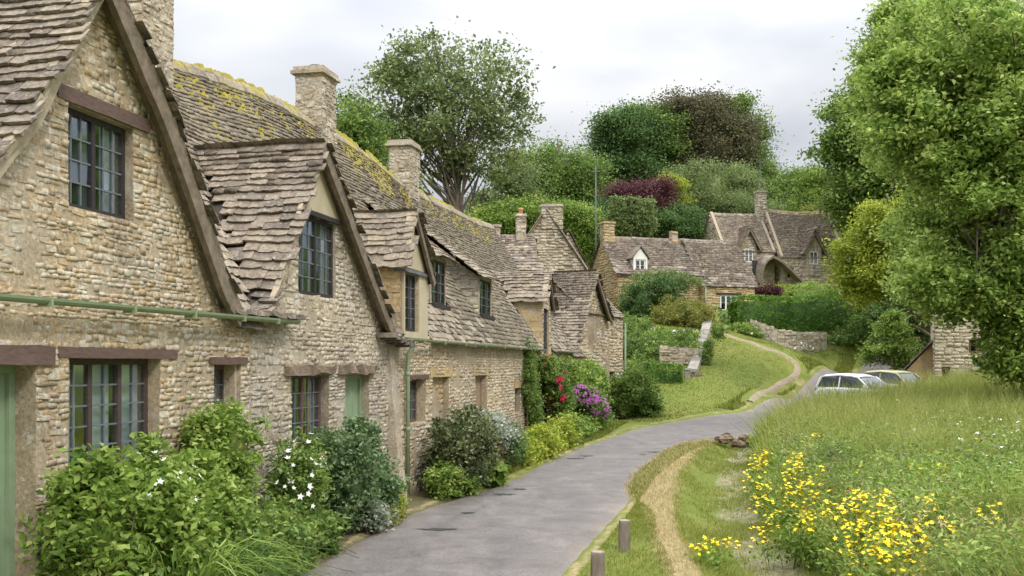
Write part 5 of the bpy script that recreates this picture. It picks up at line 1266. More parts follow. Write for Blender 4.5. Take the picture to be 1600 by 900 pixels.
shrub('purple clematis spilling over the border', [re(17.2,-1.15,1.15,.95,.35,.5), re(18.2,-1.3,.85,.8,.35,.4), re(16.4,-.9,1.4,.5,.3,.35)], 'mid', 150, 26, .18, .10, 121, [('p_fl', 110, .20, None)], name='clematis', cat='clematis', dense=.6)
e12 = ground_at(1000, 655)
shrub('rounded green shrub at the end corner of the terrace', [(e12.x-.1, e12.y+1.0, e12.z+1.15, 1.0, 1.0, .95), (e12.x-.7, e12.y+1.0, e12.z+.8, .9, .9, .8), (e12.x+.35, e12.y+.9, e12.z+.6, .75, .8, .7)], 'mid', 420, 38, .22, .11, 122)
# strap-leaved clump, bottom left
def strap_clump(label, c, n, ln, w, seed, mat, name='strap_leaf_plant', lean=(0, 0)):
    r = random.Random(seed); root = empty(name, c, 0, label, 'plant'); mb = MB()
    for k in range(n):
        a = r.uniform(0, 6.28); L_ = ln*r.uniform(.6, 1.1); out = r.uniform(.35, .85); base = Vector((r.uniform(-.15,.15), r.uniform(-.15,.15), 0)); P = []
        for q in range(7):
            f = q/6; P.append(base+Vector((math.cos(a)*out*f**1.3+lean[0]*f*f, math.sin(a)*out*f**1.3+lean[1]*f*f, math.sin(f*2.3)*L_*.95)))
        s = Vector((-math.sin(a), math.cos(a), 0)); V = []
        for q, p in enumerate(P): ww = w*(1-(q/6)**2*.92)*.5; V += [p-s*ww, p+Vector((0,0,-.006)), p+s*ww]
        F = []
        for q in range(6): F += [(3*q, 3*q+3, 3*q+4, 3*q+1), (3*q+1, 3*q+4, 3*q+5, 3*q+2)]
        mb.add(V, F)
    tag(mb.build('strap_leaves', LM[mat], root, True), kind='stuff'); return root
x, y, _ = rowpt(-8.6, -1.2); strap_clump('arching strap-leaved clump at the front of the big bush', (x, y, 0), 90, .85, .028, 5, 'near', lean=(.35, .1))
x, y, _ = rowpt(-7.7, -1.1); strap_clump('second clump of narrow strap leaves beside the low border plants', (x, y, 0), 60, .65, .024, 6, 'mid', lean=(.3, .1))

# garden terrace by the lawn ------------------------------------------------------
def gs(label, L_, Y, mat, n, per, cr_, size, seed, **k): return shrub(label, px_ells(L_, Y), mat, n, per, cr_, size, seed, **k)
gs('dark spreading shrub against the long cottage front', [(1005,475,34,36),(1035,455,26,22),(985,500,20,24),(1015,505,34,18)], 66, 'dark', 300, 40, .40, .17, 131, stems=False)
gs('golden green rounded shrub in front of the long cottage', [(1066,495,44,28),(1050,500,30,22),(1085,498,28,24)], 63, 'gold', 300, 44, .32, .14, 132, stems=False)
gs('creeper trailing along the eaves of the long cottage', [(1030,432,44,7),(1060,444,16,12),(1085,440,16,6)], 71, 'olive', 120, 34, .28, .14, 133, stems=False, dense=0, name='creeper', cat='creeper')
gs('wild bright green garden growth on the terrace above the lane', [(1000,545,34,26),(1025,532,36,16),(985,570,18,24),(1045,540,24,14)], 56, 'near', 240, 36, .32, .13, 134, stems=False)
gs('row of white-topped plants along the garden edge', [(1005,520,30,7),(1045,522,24,6),(1080,522,20,6)], 60, 'blue', 170, 30, .22, .12, 135, dense=0, flowers=[('w_fl', 60, .22, None)], stems=False)
def gells(L_):
    out = []
    for (px, py, r, h) in L_: q = ground_at(px, py); out.append((q.x, q.y, q.z+h*.35, r, r, h))
    return out
shrub('tangled garden shrubs between the coping wall and the corner cottage', gells([(1000,592,1.1,.9),(985,560,1.0,1.2),(1010,560,1.2,.8),(1045,548,1.1,.7),(990,530,1.1,1.0),(1070,540,.9,.6)]), 'mid', 420, 34, .26, .13, 138, stems=False)
shrub('pale flowering garden plants on the slope above the small dark hedge', gells([(1030,560,.8,.7),(1020,540,.9,.6),(1075,556,.7,.6),(1050,534,.9,.5),(1000,545,.8,.6)]), 'near', 260, 30, .22, .11, 140, [('w_fl', 24, .16, None)], stems=False)
gs('rough yellow-green tufts on the slope below the golden shrub', [(1060,530,30,7),(1090,528,14,8),(1020,540,20,8)], 58.5, 'lime', 130, 30, .22, .12, 139, stems=False, dense=0)
gs('low green ground shrubs beneath the corner cottage', [(985,600,16,18)], 52, 'mid', 60, 34, .25, .12, 136, stems=False)
def hedge(label, p0, p1, h, d, mat, seed, size=.12, cr_=.16, dens=34, name='clipped_hedge', top=.0):
    g = np.random.default_rng(seed); p0 = Vector(p0); p1 = Vector(p1); L_ = (p1-p0).length; a = (p1-p0).normalized(); s = Vector((-a.y, a.x, 0)); root = empty(name, p0, 0, label, 'hedge'); 
    n = int((L_*h*2+L_*d*1.2)*dens); P = []
    for k in range(n):
        u = g.uniform(0, L_); q = g.uniform(0, 2*h+d); b = .05*noise.noise(Vector((u*.8, q, seed)))
        if q < h: v = (-d/2-b, q)
        elif q < h+d: v = (q-h-d/2, h+b+top*math.sin(u*1.3))
        else: v = (d/2+b, q-h-d)
        if g.random() < .12: u = 0 if g.random() < .5 else L_; v = (g.uniform(-d/2, d/2), g.uniform(0, h))
        w = p0+a*u+s*v[0]; P.append((w.x, w.y, H(w.x, w.y)*0+ (p0.z+(p1.z-p0.z)*u/L_)+v[1]))
    P = np.array(P); P = np.repeat(P, 5, 0)+g.normal(size=(len(P)*5, 3))*cr_*.5; V, F = leaves(P, size, g, .3)
    obj('foliage', V-np.array(p0), F, LM[mat], root)
    m = MB(); q = .34; N_ = max(4, int(L_/.6)); V = []; F = []
    for i in range(N_+1):
        u = L_*i/N_; zb = (p1.z-p0.z)*u/L_
        for (vv, zz) in ((-d/2+q, -.5), (-d/2+q, h-q), (0, h-q*.8), (d/2-q, h-q), (d/2-q, -.5)): w = a*u+s*(vv+.05*noise.noise(Vector((u, zz, 2)))); V.append((w.x, w.y, zb+zz+(0 if zz < 0 else top*math.sin(u*1.3)*.9)))
    for i in range(N_):
        for k in range(4): F.append((i*5+k, i*5+k+1, i*5+k+6, i*5+k+5))
    F += [(0,1,2,3,4), tuple(N_*5+k for k in (4,3,2,1,0))]; m.add(V, F); m.build('inner_foliage', LM[mat], root, True)
    return root
def gp(px, py, Y, dz=0): v = at(px, py, Y); return Vector((v.x, v.y, v.z+dz))
hedge('long clipped dark green hedge above the lawn', gp(1146,521,64), gp(1338,518,66), 2.3, 1.6, 'hedge', 141, size=.14, cr_=.09, dens=40, top=.05)
hedge('higher rounded hedge behind the long clipped hedge', gp(1235,488,72), gp(1345,482,72), 1.7, 2.2, 'near', 142, size=.17, cr_=.24, dens=20, top=.25)
hedge('bright yellow-green clipped hedge below the timber porch', gp(1190,466,80), gp(1262,463,81), .85, 1.2, 'lime', 143, size=.16, cr_=.2, dens=22, top=.08)
gs('brownish purple rounded shrub left of the yellow hedge', [(1200,456,22,10),(1188,460,14,9)], 79, 'plum', 80, 40, .3, .16, 144, stems=False)
hedge('small clipped dark hedge block beside the garden gate post', gp(1012,606,50.5), gp(1064,608,50.5), 1.2, 1.2, 'hedge', 145, size=.10, cr_=.09, dens=110)
gs('dark green bush at the right end of the stone retaining wall', [(1318,535,30,20),(1345,520,26,26),(1300,545,18,12)], 64, 'mid', 160, 40, .35, .15, 146, stems=False)
gs('low flowering plants in front of the retaining wall', [(1175,520,18,9),(1160,512,14,7),(1230,538,30,7),(1270,543,24,7)], 62.3, 'near', 180, 34, .22, .12, 147, stems=False, dense=0, flowers=[('w_fl', 12, .15, None)])
gs('small dark tufts along the coping wall of the lawn', [(1100,565,12,14),(1090,590,12,16),(1108,545,10,12),(1124,520,12,10)], 53.5, 'mid', 80, 34, .2, .11, 148, stems=False)
def dry_wall(label, pts, h, d, seed, mat='stone_b', name='dry_stone_wall', hh=(.08,.16), ww=(.16,.4), cope=False, maxn=200):
    """coursed rubble wall along ground points"""
    p0 = Vector(pts[0]); root = empty(name, p0, 0, label, 'wall'); Mw = Matrix.Translation(p0); its = []; mb = MB()
    for i in range(len(pts)-1):
        a = Vector(pts[i]); b = Vector(pts[i+1]); L_ = math.hypot(b.x-a.x, b.y-a.y); dv = Vector((b.x-a.x, b.y-a.y, 0)).normalized(); into = Vector((-dv.y, dv.x, 0)); sl = (b.z-a.z)/L_
        O = a-p0; poly = [(0,-.4),(L_,-.4+sl*L_),(L_,h+sl*L_),(0,h)]
        wall_sheet(mb, frame(O, dv, into), poly, [], step=.8); wall_sheet(mb, frame(O+into*d, dv, into), poly, [], step=.8)
        mb.add([O+Vector((0,0,h-.02)), O+dv*L_+Vector((0,0,h+sl*L_-.02)), O+dv*L_+into*d+Vector((0,0,h+sl*L_-.02)), O+into*d+Vector((0,0,h-.02))], [(0,1,2,3)])
        its += stone_items(frame(O, dv, into), poly, [], h=hh, w=ww, prot=(.03,.07), seed=seed+i)
        its += stone_items(frame(O+dv*L_+into*d, -dv, -into), [(0,-.4+sl*L_),(L_,-.4),(L_,h),(0,h+sl*L_)], [], h=hh, w=ww, prot=(.03,.07), seed=seed+i+50)
        if cope:
            u = 0
            while u < L_-.05:
                w_ = min(rnd.uniform(.3,.55), L_-u); c = MB(); z = h+sl*(u+w_/2); o = rnd.uniform(-.02,.02); V = [O+dv*(u+q*w_+(.01 if q == 0 else -.01))+into*y+Vector((0,0,h+sl*(u+q*w_)+zz+o)) for q in (0, 1) for (y, zz) in ((-.05,0),(d+.05,0),(d+.03,.13),(-.03,.14))]
                c.add(V, [(0,4,5,1),(1,5,6,2),(2,6,7,3),(3,7,4,0),(0,1,2,3),(7,6,5,4)]); c.build('coping_stone', M['coping'], root); u += w_
    body = mb.build('wall_core', M['mortar_b'], root); place(its, 'stone', STONES, M[mat], body, Mw, maxn, 'wall_stones', 6)
    return root
M['coping'] = piece_mat('pale_coping', [(.20,.185,.15),(.30,.275,.23),(.42,.39,.33)])
dry_wall('rough stone retaining wall below the clipped hedge', [gp(1172,524,62.5), gp(1215,541,62), gp(1262,546,62.2), gp(1292,545,63)], 1.05, .5, 1, maxn=200, hh=(.14,.26), ww=(.25,.6))
dry_wall('rubble garden wall below the golden shrub', [gp(1030,578,53), gp(1060,580,53), gp(1092,582,53.2)], 1.25, .5, 7, mat='stone_b', maxn=150, hh=(.12,.22), ww=(.2,.5))
dry_wall('stone garden wall with pale coping climbing beside the lawn', [gp(1088,604,51.5), gp(1098,575,54), gp(1106,545,58), gp(1112,520,63)], .75, .45, 9, cope=True, maxn=120, hh=(.12,.2), ww=(.2,.45))
gpst = gp(1074,607,51); b = empty('gate_post', gpst, 0, 'pale stone gate post at the end of the small dark hedge', 'gate post'); s = MB(); s.rough(-.13,.13,-.13,.13,-.1,.95,.012,3); s.build('shaft', M['coping'], b); s = MB(); s.rough(-.17,.17,-.17,.17,.955,1.05,.01,3); s.build('cap', M['coping'], b)
g_ = gp(1086,607,51.2); b = empty('picket_gate', g_, R(15), 'small wooden garden gate beside the pale post', 'gate')
for k in range(5): s = MB(); s.box(-.4+k*.18, -.33+k*.18, 0, .03, .02, .85); s.build('slat', M['post'], b)
for z in (.18,.62): s = MB(); s.box(-.42,.5,.034,.07,z,z+.08); s.build('rail', M['post'], b)
# pole
pl = at(931, 372, 82); pz = H(pl.x, pl.y); b = empty('utility_pole', (pl.x, pl.y, pz), 0, 'thin pale pole rising behind the long cottage chimney', 'pole'); s = MB(); s.tube([(0,0,-.3),(0,0,at(931,258,82).z-pz)], [.06,.04], 8); s.build('shaft', M['lead'], b, True); s = MB(); s.tube([(-.35,0,at(931,268,82).z-pz),(.35,0,at(931,268,82).z-pz)], .04, 6); s.build('crossarm', M['post'], b)

# lichen-grey rock pile at the head of the ditch
g_ = ground_at(1155, 697); b = empty('rock_pile', g_, 0, 'heap of brown stones and roots at the head of the ditch', 'rocks')
M['rock'] = piece_mat('brown_rock', [(.10,.07,.05),(.17,.12,.085),(.24,.18,.13)], lichen=(.30,.27,.22))
rk = random.Random(9)
for k in range(16):
    n = Vector((rk.uniform(-.7,.8), rk.uniform(-.35,.35), rk.uniform(.0,.28))); s = rk.uniform(.10,.2); V = []; F = []
    m_, q_ = 6, 4
    for j in range(q_+1):
        for i in range(m_): th = math.pi*j/q_; ph = 2*math.pi*i/m_+j*.3; rr_ = s*rk.uniform(.75,1.2); V.append(n+Vector((math.sin(th)*math.cos(ph)*1.3, math.sin(th)*math.sin(ph), math.cos(th)*.8))*rr_)
    for j in range(q_):
        for i in range(m_): F.append((j*m_+i, (j+1)*m_+i, (j+1)*m_+(i+1) % m_, j*m_+(i+1) % m_))
    obj('rock', V, F, M['rock'], b)

# bollards -------------------------------------------------------------------------
def bollard(px, py, r, h, label, seed):
    c = ground_at(px, py); rr_ = random.Random(seed); root = empty('wooden_bollard', c, 0, label, 'bollard', 'weathered wooden bollards on the grass verge'); n = 18; V = []; F = []
    prof = [(-.15,1.02),(0,1.03),(.12,1.0),(.25,.99),(h-.03,1.0),(h-.008,.97),(h,.90)]
    for z, q in prof:
        for k in range(n): t = 2*math.pi*k/n; w = 1+.05*math.sin(5*t+seed)+.03*rr_.uniform(-1,1); V.append((r*q*w*math.cos(t)+.02*z, r*q*w*math.sin(t), z))
    for i in range(len(prof)-1):
        for k in range(n): F.append((i*n+k, i*n+(k+1) % n, (i+1)*n+(k+1) % n, (i+1)*n+k))
    obj('shaft', V, F, M['post'], root); e = (len(prof)-1)*n
    Vt = [V[e+k] for k in range(n)]+[(V[e+k][0]*.55, V[e+k][1]*.55, h-.004) for k in range(n)]+[(0,0,h-.012)]
    obj('end_grain', Vt, [(k, (k+1) % n, n+(k+1) % n, n+k) for k in range(n)]+[(n+k, n+(k+1) % n, 2*n) for k in range(n)], M['post_top'], root)
M['post_top'] = plain_mat('end_grain_wood', (.20,.165,.13), (.36,.31,.25), 30, .95, .9)
bollard(975, 860, .074, .39, 'weathered wooden bollard standing farther along the grass verge', 1)
bollard(933, 915, .078, .36, 'weathered wooden bollard nearest the camera, cut by the bottom of the view', 2)

# cars ---------------------------------------------------------------------------
def paint(name, c, rough=.25):
    m, nt, b = new_mat(name); b.inputs['Base Color'].default_value = (*c, 1); b.inputs['Roughness'].default_value = rough; b.inputs['Coat Weight'].default_value = .6; b.inputs['Specular IOR Level'].default_value = .5; return m
M['car_white'] = paint('white_car_paint', (.66,.67,.68)); M['car_yellow'] = paint('pale_yellow_car_paint', (.50,.47,.24)); M['tyre'] = paint('tyre_rubber', (.02,.02,.02), .8); M['rim'] = paint('wheel_rim', (.35,.36,.37), .3)
M['car_glass'] = paint('car_glass', (.035,.045,.05), .05); M['trim'] = paint('black_trim', (.02,.02,.022), .5); M['lamp'] = paint('headlight_glass', (.6,.62,.65), .1); M['tail'] = paint('tail_light_red', (.35,.01,.01), .2)
def car(label, loc, rz, mat, L_=3.9, Wd=1.66, Ht=1.5):
    root = empty('parked_car', loc, rz, label, 'car', 'cars parked beside the lane'); hw = Wd/2
    # body: stations along x (front +x), section to the waistline
    st = [(-1.0,.55,.80,.62),(-.97,.32,.95,.86),(-.80,.24,1.0,.95),(-.4,.22,1.0,.97),(0,.22,1.0,.96),(.35,.22,1.0,.93),(.62,.23,.99,.84),(.85,.26,.95,.72),(.96,.32,.86,.60),(1.0,.42,.70,.52)]
    V = []; F = []; n = 10
    for (x, zb, w, zt) in st:
        w *= hw; X = x*L_/2
        for (y, z) in ((0,zb),(w*.8,zb),(w*.97,zb+.1),(w,(zb+zt)/2),(w*.97,zt-.05),(w*.86,zt),(w*.4,zt+.02),(0,zt+.03)): V.append((X, y, z))
        for (y, z) in ((w*.4,zt+.02),(w*.86,zt),(w*.97,zt-.05),(w,(zb+zt)/2),(w*.97,zb+.1),(w*.8,zb)): V.append((X, -y, z))
    S = 14
    for i in range(len(st)-1):
        for k in range(S): F.append((i*S+k, i*S+(k+1) % S, (i+1)*S+(k+1) % S, (i+1)*S+k))
    F.append(tuple(range(S))[::-1]); F.append(tuple((len(st)-1)*S+k for k in range(S)))
    bd_ = obj('body', V, F, mat, root, True); mod = bd_.modifiers.new('sub', 'SUBSURF'); mod.levels = 1; mod.render_levels = 2
    # cabin: roof, pillars, glass
    xr0, xr1 = -.80, .12; base = [(-.95,.88),(.44,.86)]; top = [(-.80,Ht-.04),(-.3,Ht),(.05,Ht-.05)]
    def P_(x, y, z): return (x*L_/2, y*hw, z)
    V = []; F = []
    for x, z in ((-.86,Ht-.10),(-.74,Ht-.02),(-.35,Ht+.02),(-.02,Ht-.02),(.12,Ht-.10)):
        for y, dz in ((-.74,-.06),(-.66,0),(-.3,.03),(0,.035),(.3,.03),(.66,0),(.74,-.06)): V.append(P_(x, y, z+dz))
    for x, z in ((-.86,Ht-.10),(-.74,Ht-.02),(-.35,Ht+.02),(-.02,Ht-.02),(.12,Ht-.10)):
        for y, dz in ((-.72,-.10),(-.6,-.04),(-.3,-.02),(0,-.02),(.3,-.02),(.6,-.04),(.72,-.10)): V.append(P_(x, y, z+dz))
    for i in range(4):
        for k in range(6): a = i*7+k; F.append((a, a+7, a+8, a+1)); F.append((a+35, a+36, a+43, a+42))
    for k in range(6): F.append((k, k+1, k+36, k+35)); F.append((28+k+1, 28+k, 63+k, 64+k))
    for i in range(4): F.append((i*7, i*7+35, i*7+42, i*7+7)); F.append((i*7+6, i*7+13, i*7+48, i*7+41))
    obj('roof', V, F, mat, root, True)
    def quad(name, pts, mt, th=.02):
        p = [Vector(P_(*q)) for q in pts]; nn = (p[1]-p[0]).cross(p[2]-p[0]).normalized()*th; k = len(p)
        obj(name, p+[q-nn for q in p], [tuple(range(k)), tuple(range(k, 2*k))[::-1]]+[(i, i+k, (i+1) % k+k, (i+1) % k) for i in range(k)], mt, root)
    zr = Ht-.13
    quad('windscreen', [(.50,-.80,.92),(.50,.80,.92),(.13,.68,zr),(.13,-.68,zr)], M['car_glass']); quad('rear_window', [(-.97,.78,.98),(-.97,-.78,.98),(-.87,-.66,zr),(-.87,.66,zr)], M['car_glass'])
    for s in (1, -1):
        quad('side_window', [(-.30,.865*s,.93),(.40,.865*s,.93),(.10,.735*s,zr),(-.30,.735*s,zr)][::s], M['car_glass']); quad('side_window', [(-.88,.86*s,.96),(-.35,.865*s,.93),(-.35,.735*s,zr),(-.80,.73*s,zr)][::s], M['car_glass'])
        pm = MB()
        for (xa, ya, za, xb, yb, zb, r) in ((.47,.84,.88,.12,.72,zr+.02,.035),(-.325,.87,.92,-.325,.735,zr+.02,.035),(-.93,.83,.93,-.84,.70,zr+.02,.06)): pm.tube([P_(xa, ya*s, za), P_(xb, yb*s, zb)], r, 6)
        pm.tube([P_(-.93,.85*s,.90), P_(.46,.87*s,.89)], .03, 6); pm.build('pillars', mat, root)
        m_ = MB(); m_.rough(.40*L_/2-.05, .40*L_/2+.06, min(s*.92*hw, s*1.1*hw), max(s*.92*hw, s*1.1*hw), .95, 1.07, .006, 3); m_.build('door_mirror', mat, root)
        for xw in (-.62,.62):
            w = MB(); c = []; X = xw*L_/2
            V = []; F = []
            for j, (yy, rr_) in enumerate(((.70,.20),(.72,.29),(.96,.30),(1.0,.27))):
                for k in range(20): t = 2*math.pi*k/20; V.append((X+rr_*math.cos(t), s*yy*hw, .30+rr_*math.sin(t)))
            for j in range(3):
                for k in range(20): F.append((j*20+k, j*20+(k+1) % 20, (j+1)*20+(k+1) % 20, (j+1)*20+k))
            F.append(tuple(range(20))); wo = obj('wheel', V, F, M['tyre'], root, True)
            V = [(X+.19*math.cos(2*math.pi*k/20), s*.99*hw, .30+.19*math.sin(2*math.pi*k/20)) for k in range(20)]+[(X, s*.95*hw, .30)]+[(X+.2*math.cos(2*math.pi*k/20), s*.9*hw, .30+.2*math.sin(2*math.pi*k/20)) for k in range(20)]
            obj('rim', V, [(k, (k+1) % 20, 20) for k in range(20)]+[(k, (k+1) % 20, 21+(k+1) % 20, 21+k) for k in range(20)], M['rim'], wo)
        quad('headlight', [(.955,.50*s,.58),(.925,.88*s,.60),(.875,.88*s,.71),(.93,.52*s,.66)][::s], M['lamp'], .03); quad('tail_light', [(-.985,.62*s,.72),(-.965,.86*s,.72),(-.965,.84*s,.92),(-.985,.66*s,.92)][::-s], M['tail'], .03)
    quad('number_plate', [(1.003,-.30,.44),(1.003,.30,.44),(1.0,.30,.53),(1.0,-.30,.53)], M['white'])
    quad('grille', [(.99,-.42,.56),(.99,.42,.56),(.965,.42,.62),(.965,-.42,.62)], M['trim'])
    return root
c1 = at(1347, 622, 42); car('white hatchback parked beside the lane behind the tall grass', (c1.x, c1.y, at(0,584,42).z-1.52), R(-57), M['car_white'])
c2 = at(1408, 622, 46); car('pale yellow car parked just behind the white hatchback', (c2.x, c2.y, at(0,580,46).z-1.5), R(-60), M['car_yellow'], 3.9, 1.7, 1.52)

# grasses -------------------------------------------------------------------------
def blades(P, h, w, lean, g, mat, name, label, seg=2):
    n = len(P); a = g.uniform(0, 2*np.pi, n); s = np.stack([np.cos(a), np.sin(a), np.zeros(n)], 1); ld = g.normal(size=(n, 3))*lean; ld[:, 2] = 0
    h = h[:, None]; w = w[:, None]; up = np.array([0, 0, 1.0])
    b0 = P-s*w/2; b1 = P+s*w/2; m = P+up*h*.55+ld*h*.35; m0 = m-s*w*.42; m1 = m+s*w*.42; t = P+up*h+ld*h
    V = np.stack([b0, b1, m1, m0, t], 1).reshape(-1, 3); i = np.arange(n)[:, None]*5
    F = np.concatenate([np.concatenate([i, i+1, i+2], 1), np.concatenate([i, i+2, i+3], 1), np.concatenate([i+3, i+2, i+4], 1)])
    return tag(obj(name, V, F, LM[mat]), label, name.replace('_', ' '), kind='stuff')
g = np.random.default_rng(77)
def scatter(n, y0, y1, xf0, xf1, powr=1.0, h0=None):
    Y = y0*(y1/y0)**g.random(n)**powr; u = g.random(n); x0 = xf0(Y); x1 = xf1(Y); X = x0+(x1-x0)*u
    return np.stack([X, Y, H0(X, Y)], 1)
xml = lambda Y: np.interp(Y, MEAD[:, 0], MEAD[:, 1]); xll = lambda Y: np.interp(Y, LIP[:, 0], LIP[:, 1])
P = scatter(95000, 7.5, 44, lambda Y: xml(Y)+.05, lambda Y: .56*Y+2.5, .9)
P = P[road_inside(P[:, 0], P[:, 1]) < -.5]; dx = P[:, 0]-xml(P[:, 1]); nzv = np.array([noise.noise(Vector((p[0]*.35, p[1]*.35, 2))) for p in P]); nz2 = np.array([noise.noise(Vector((p[0]*1.1, p[1]*1.1, 8))) for p in P])
hb = (.62+.40*np.clip(dx/1.4, 0, 1)+.36*ss(14, 30, P[:, 1])+.10*ss(30, 36, P[:, 1])+.22*nzv+.30*nz2)*g.uniform(.6, 1.2, len(P)); blades(P, hb, np.maximum(.008, P[:, 1]*.00085)*g.uniform(.7, 1.4, len(P)), .36, g, 'meadow', 'meadow_grass', 'tall mixed meadow grass filling the right foreground')
def herb(n, y0, y1, xf0, xf1, hmax, size, mat, name, label, seed, zp=.7):
    gg = np.random.default_rng(seed); Y = y0*(y1/y0)**gg.random(n); X = xf0(Y)+(xf1(Y)-xf0(Y))*gg.random(n); k = 24
    st = np.stack([X, Y, H0(X, Y)], 1); hh = hmax*gg.uniform(.5, 1.05, n)*(.7+.3*np.clip((X-xml(Y))/1.0, 0, 1)); P = np.repeat(st, k, 0); P[:, 2] += (np.repeat(hh, k)*gg.random(n*k)**zp); P[:, :2] += gg.normal(size=(n*k, 2))*.09
    V, F = leaves(P, size, gg, .35, .42); tag(obj(name, V, F, LM[mat]), label, 'wild plants', kind='stuff')
herb(2600, 8.2, 30, lambda Y: xml(Y)-.15, lambda Y: xml(Y)+2.6, .98, .075, 'near', 'nettle_growth', 'leafy dark green wild growth along the meadow edge', 201)
herb(4200, 8.0, 17, lambda Y: xml(Y)+.5, lambda Y: .56*Y+1, .95, .072, 'mid', 'nettle_patch', 'broad leafy plants low in the near meadow corner', 202)
herb(5200, 10, 40, lambda Y: xml(Y)+.3, lambda Y: .56*Y+1, 1.2, .075, 'near', 'meadow_herbs', 'pale leafy stems mixed through the meadow', 203, .5)
herb(1100, 12, 40, lambda Y: xml(Y)+.3, lambda Y: .56*Y+1, 1.2, .09, 'olive', 'meadow_stalks', 'grey-green leafy stalks scattered in the meadow', 204, .5)
gg = np.random.default_rng(55); nS = 26000; Ys = 9*(42/9)**gg.random(nS); Xs = xml(Ys)+.3+(.56*Ys+1-xml(Ys))*gg.random(nS); Ps = np.stack([Xs, Ys, H0(Xs, Ys)+gg.uniform(.65, 1.35, nS)*(.75+.25*ss(14, 30, Ys))], 1)
V, F = leaves(Ps, .055, gg, .0, .3); tag(obj('seed_heads', V, F, LM['seed']), 'pale seed heads above the meadow grass', 'seed heads', kind='stuff')
def flowers(P, size, mat, name, label, seed, petals=5):
    gg = np.random.default_rng(seed); n = len(P); k = petals; a = gg.uniform(0, 6.28, n); V = [P]; tl = gg.normal(size=(n, 2))*.35
    for q in range(2*k):
        t = a+math.pi*q/k; r = size*gg.uniform(.8, 1.2, n)*(.55 if q % 2 == 0 else .25); dx_, dy_ = np.cos(t)*r, np.sin(t)*r
        V.append(P+np.stack([dx_, dy_, dx_*tl[:, 0]+dy_*tl[:, 1]+size*.08], 1))
    V = np.stack(V, 1).reshape(-1, 3); i = np.arange(n)[:, None]*(2*k+1); F = np.concatenate([np.concatenate([i, i+1+q, i+1+(q+1) % (2*k)], 1) for q in range(2*k)])
    return V, F
# yellow flowering plants: each clump a thing
yc = [(1193,712,.9,22,'tall'),(1215,770,.85,16,''),(1248,760,.95,34,''),(1262,722,1.0,22,''),(1285,690,1.0,16,''),(1232,810,.7,26,''),(1262,800,.8,24,''),(1205,830,.55,12,''),
      (1352,790,1.0,30,''),(1385,810,1.05,38,''),(1400,850,.95,44,''),(1378,870,.8,30,''),(1450,745,1.0,24,''),(1560,815,1.0,14,''),(1345,835,.8,16,''),(1420,800,1.0,18,''),(1225,735,.9,14,''),(1110,850,.35,16,'ditch'),(1325,745,.9,10,''),(1490,690,1.0,8,''),(1560,870,.7,8,'')]
ylab = ['yellow-flowered plant farthest back at the meadow edge','yellow-flowered plant low beside the back edge of the meadow','dense yellow-flowered plant in the left group, second from the ditch','tall yellow-flowered plant at the top of the left group','thin yellow spike standing highest in the left group','bushy yellow-flowered plant low in the left group','yellow-flowered plant in front of the dark hollow leaves','small yellow plant at the foot of the left group, next to the ditch',
 'yellow-flowered plant at the left of the lower right group','thick yellow-flowered plant in the middle of the lower right group','densest golden plant low in the meadow near the bottom of the view','yellow plant at the very bottom of the meadow','orange-yellow pair of flower heads alone in mid meadow','lone yellow flower head near the right edge','sparse yellow plant between the two yellow groups','yellow plant right of the thick central one','slim yellow plant just behind the left group','small yellow plant growing down in the ditch','faint yellow sprig above the dark leaves','small yellow sprig far up the meadow','yellow sprig in the bottom right corner']
stem_m = LM['near']
for k, (px, py, hz, n, kk) in enumerate(yc):
    kx = (px-800)/FOC; qz = (570-py)/FOC; Y = 9
    while Y < 40 and EYE+qz*Y > H(kx*Y, Y)+hz*.92: Y += .05
    c = Vector((kx*Y, Y, H(kx*Y, Y))); root = empty('yellow_flower_plant', c, 0, ylab[k], 'flowering plant', 'yellow flowering plants in the meadow'); gg = np.random.default_rng(300+k); m = int(n*4.2)
    ns = max(3, n//5); sx = gg.normal(size=(ns, 2))*.15; P = []
    sm = MB()
    for q in range(ns): sm.tube([(sx[q,0]*.4,sx[q,1]*.4,0),(sx[q,0],sx[q,1],hz*.6),(sx[q,0]*1.4,sx[q,1]*1.4,hz)], [.006,.005,.003], 4, False)
    sm.build('stem', stem_m, root)
    for q in range(m): s_ = gg.integers(ns); zf = gg.uniform(.62, 1.08); P.append((sx[s_,0]*1.3+gg.normal()*.07, sx[s_,1]*1.3+gg.normal()*.055, hz*zf))
    V, F = flowers(np.array(P), .040+.0011*Y, 'y_fl', '', '', 400+k); tag(obj('flowers', V, F, M['y_fl'], root), kind='stuff')
    Pl = gg.normal(size=(n*9, 3))*np.array([.12, .12, .2*hz])+np.array([0, 0, hz*.5]); V, F = leaves(Pl, .07, gg, .2); obj('leaves', V, F, LM['near'], root)
gg = np.random.default_rng(9); nW = 260; Yw = 14*(40/14)**gg.random(nW); Xw = xml(Yw)+2.5+(.56*Yw-xml(Yw)-1.5)*gg.random(nW)**.6; Pw = np.stack([Xw, Yw, H0(Xw, Yw)+1.02+gg.normal(size=nW)*.12], 1); Pw = np.repeat(Pw, 5, 0)+gg.normal(size=(nW*5, 3))*np.array([.035,.035,.012])
V, F = flowers(Pw, .045, '', '', '', 5); tag(obj('white_umbels', V, F, M['w_fl']), 'scattered white flower heads high in the meadow', 'white flowers', kind='stuff')
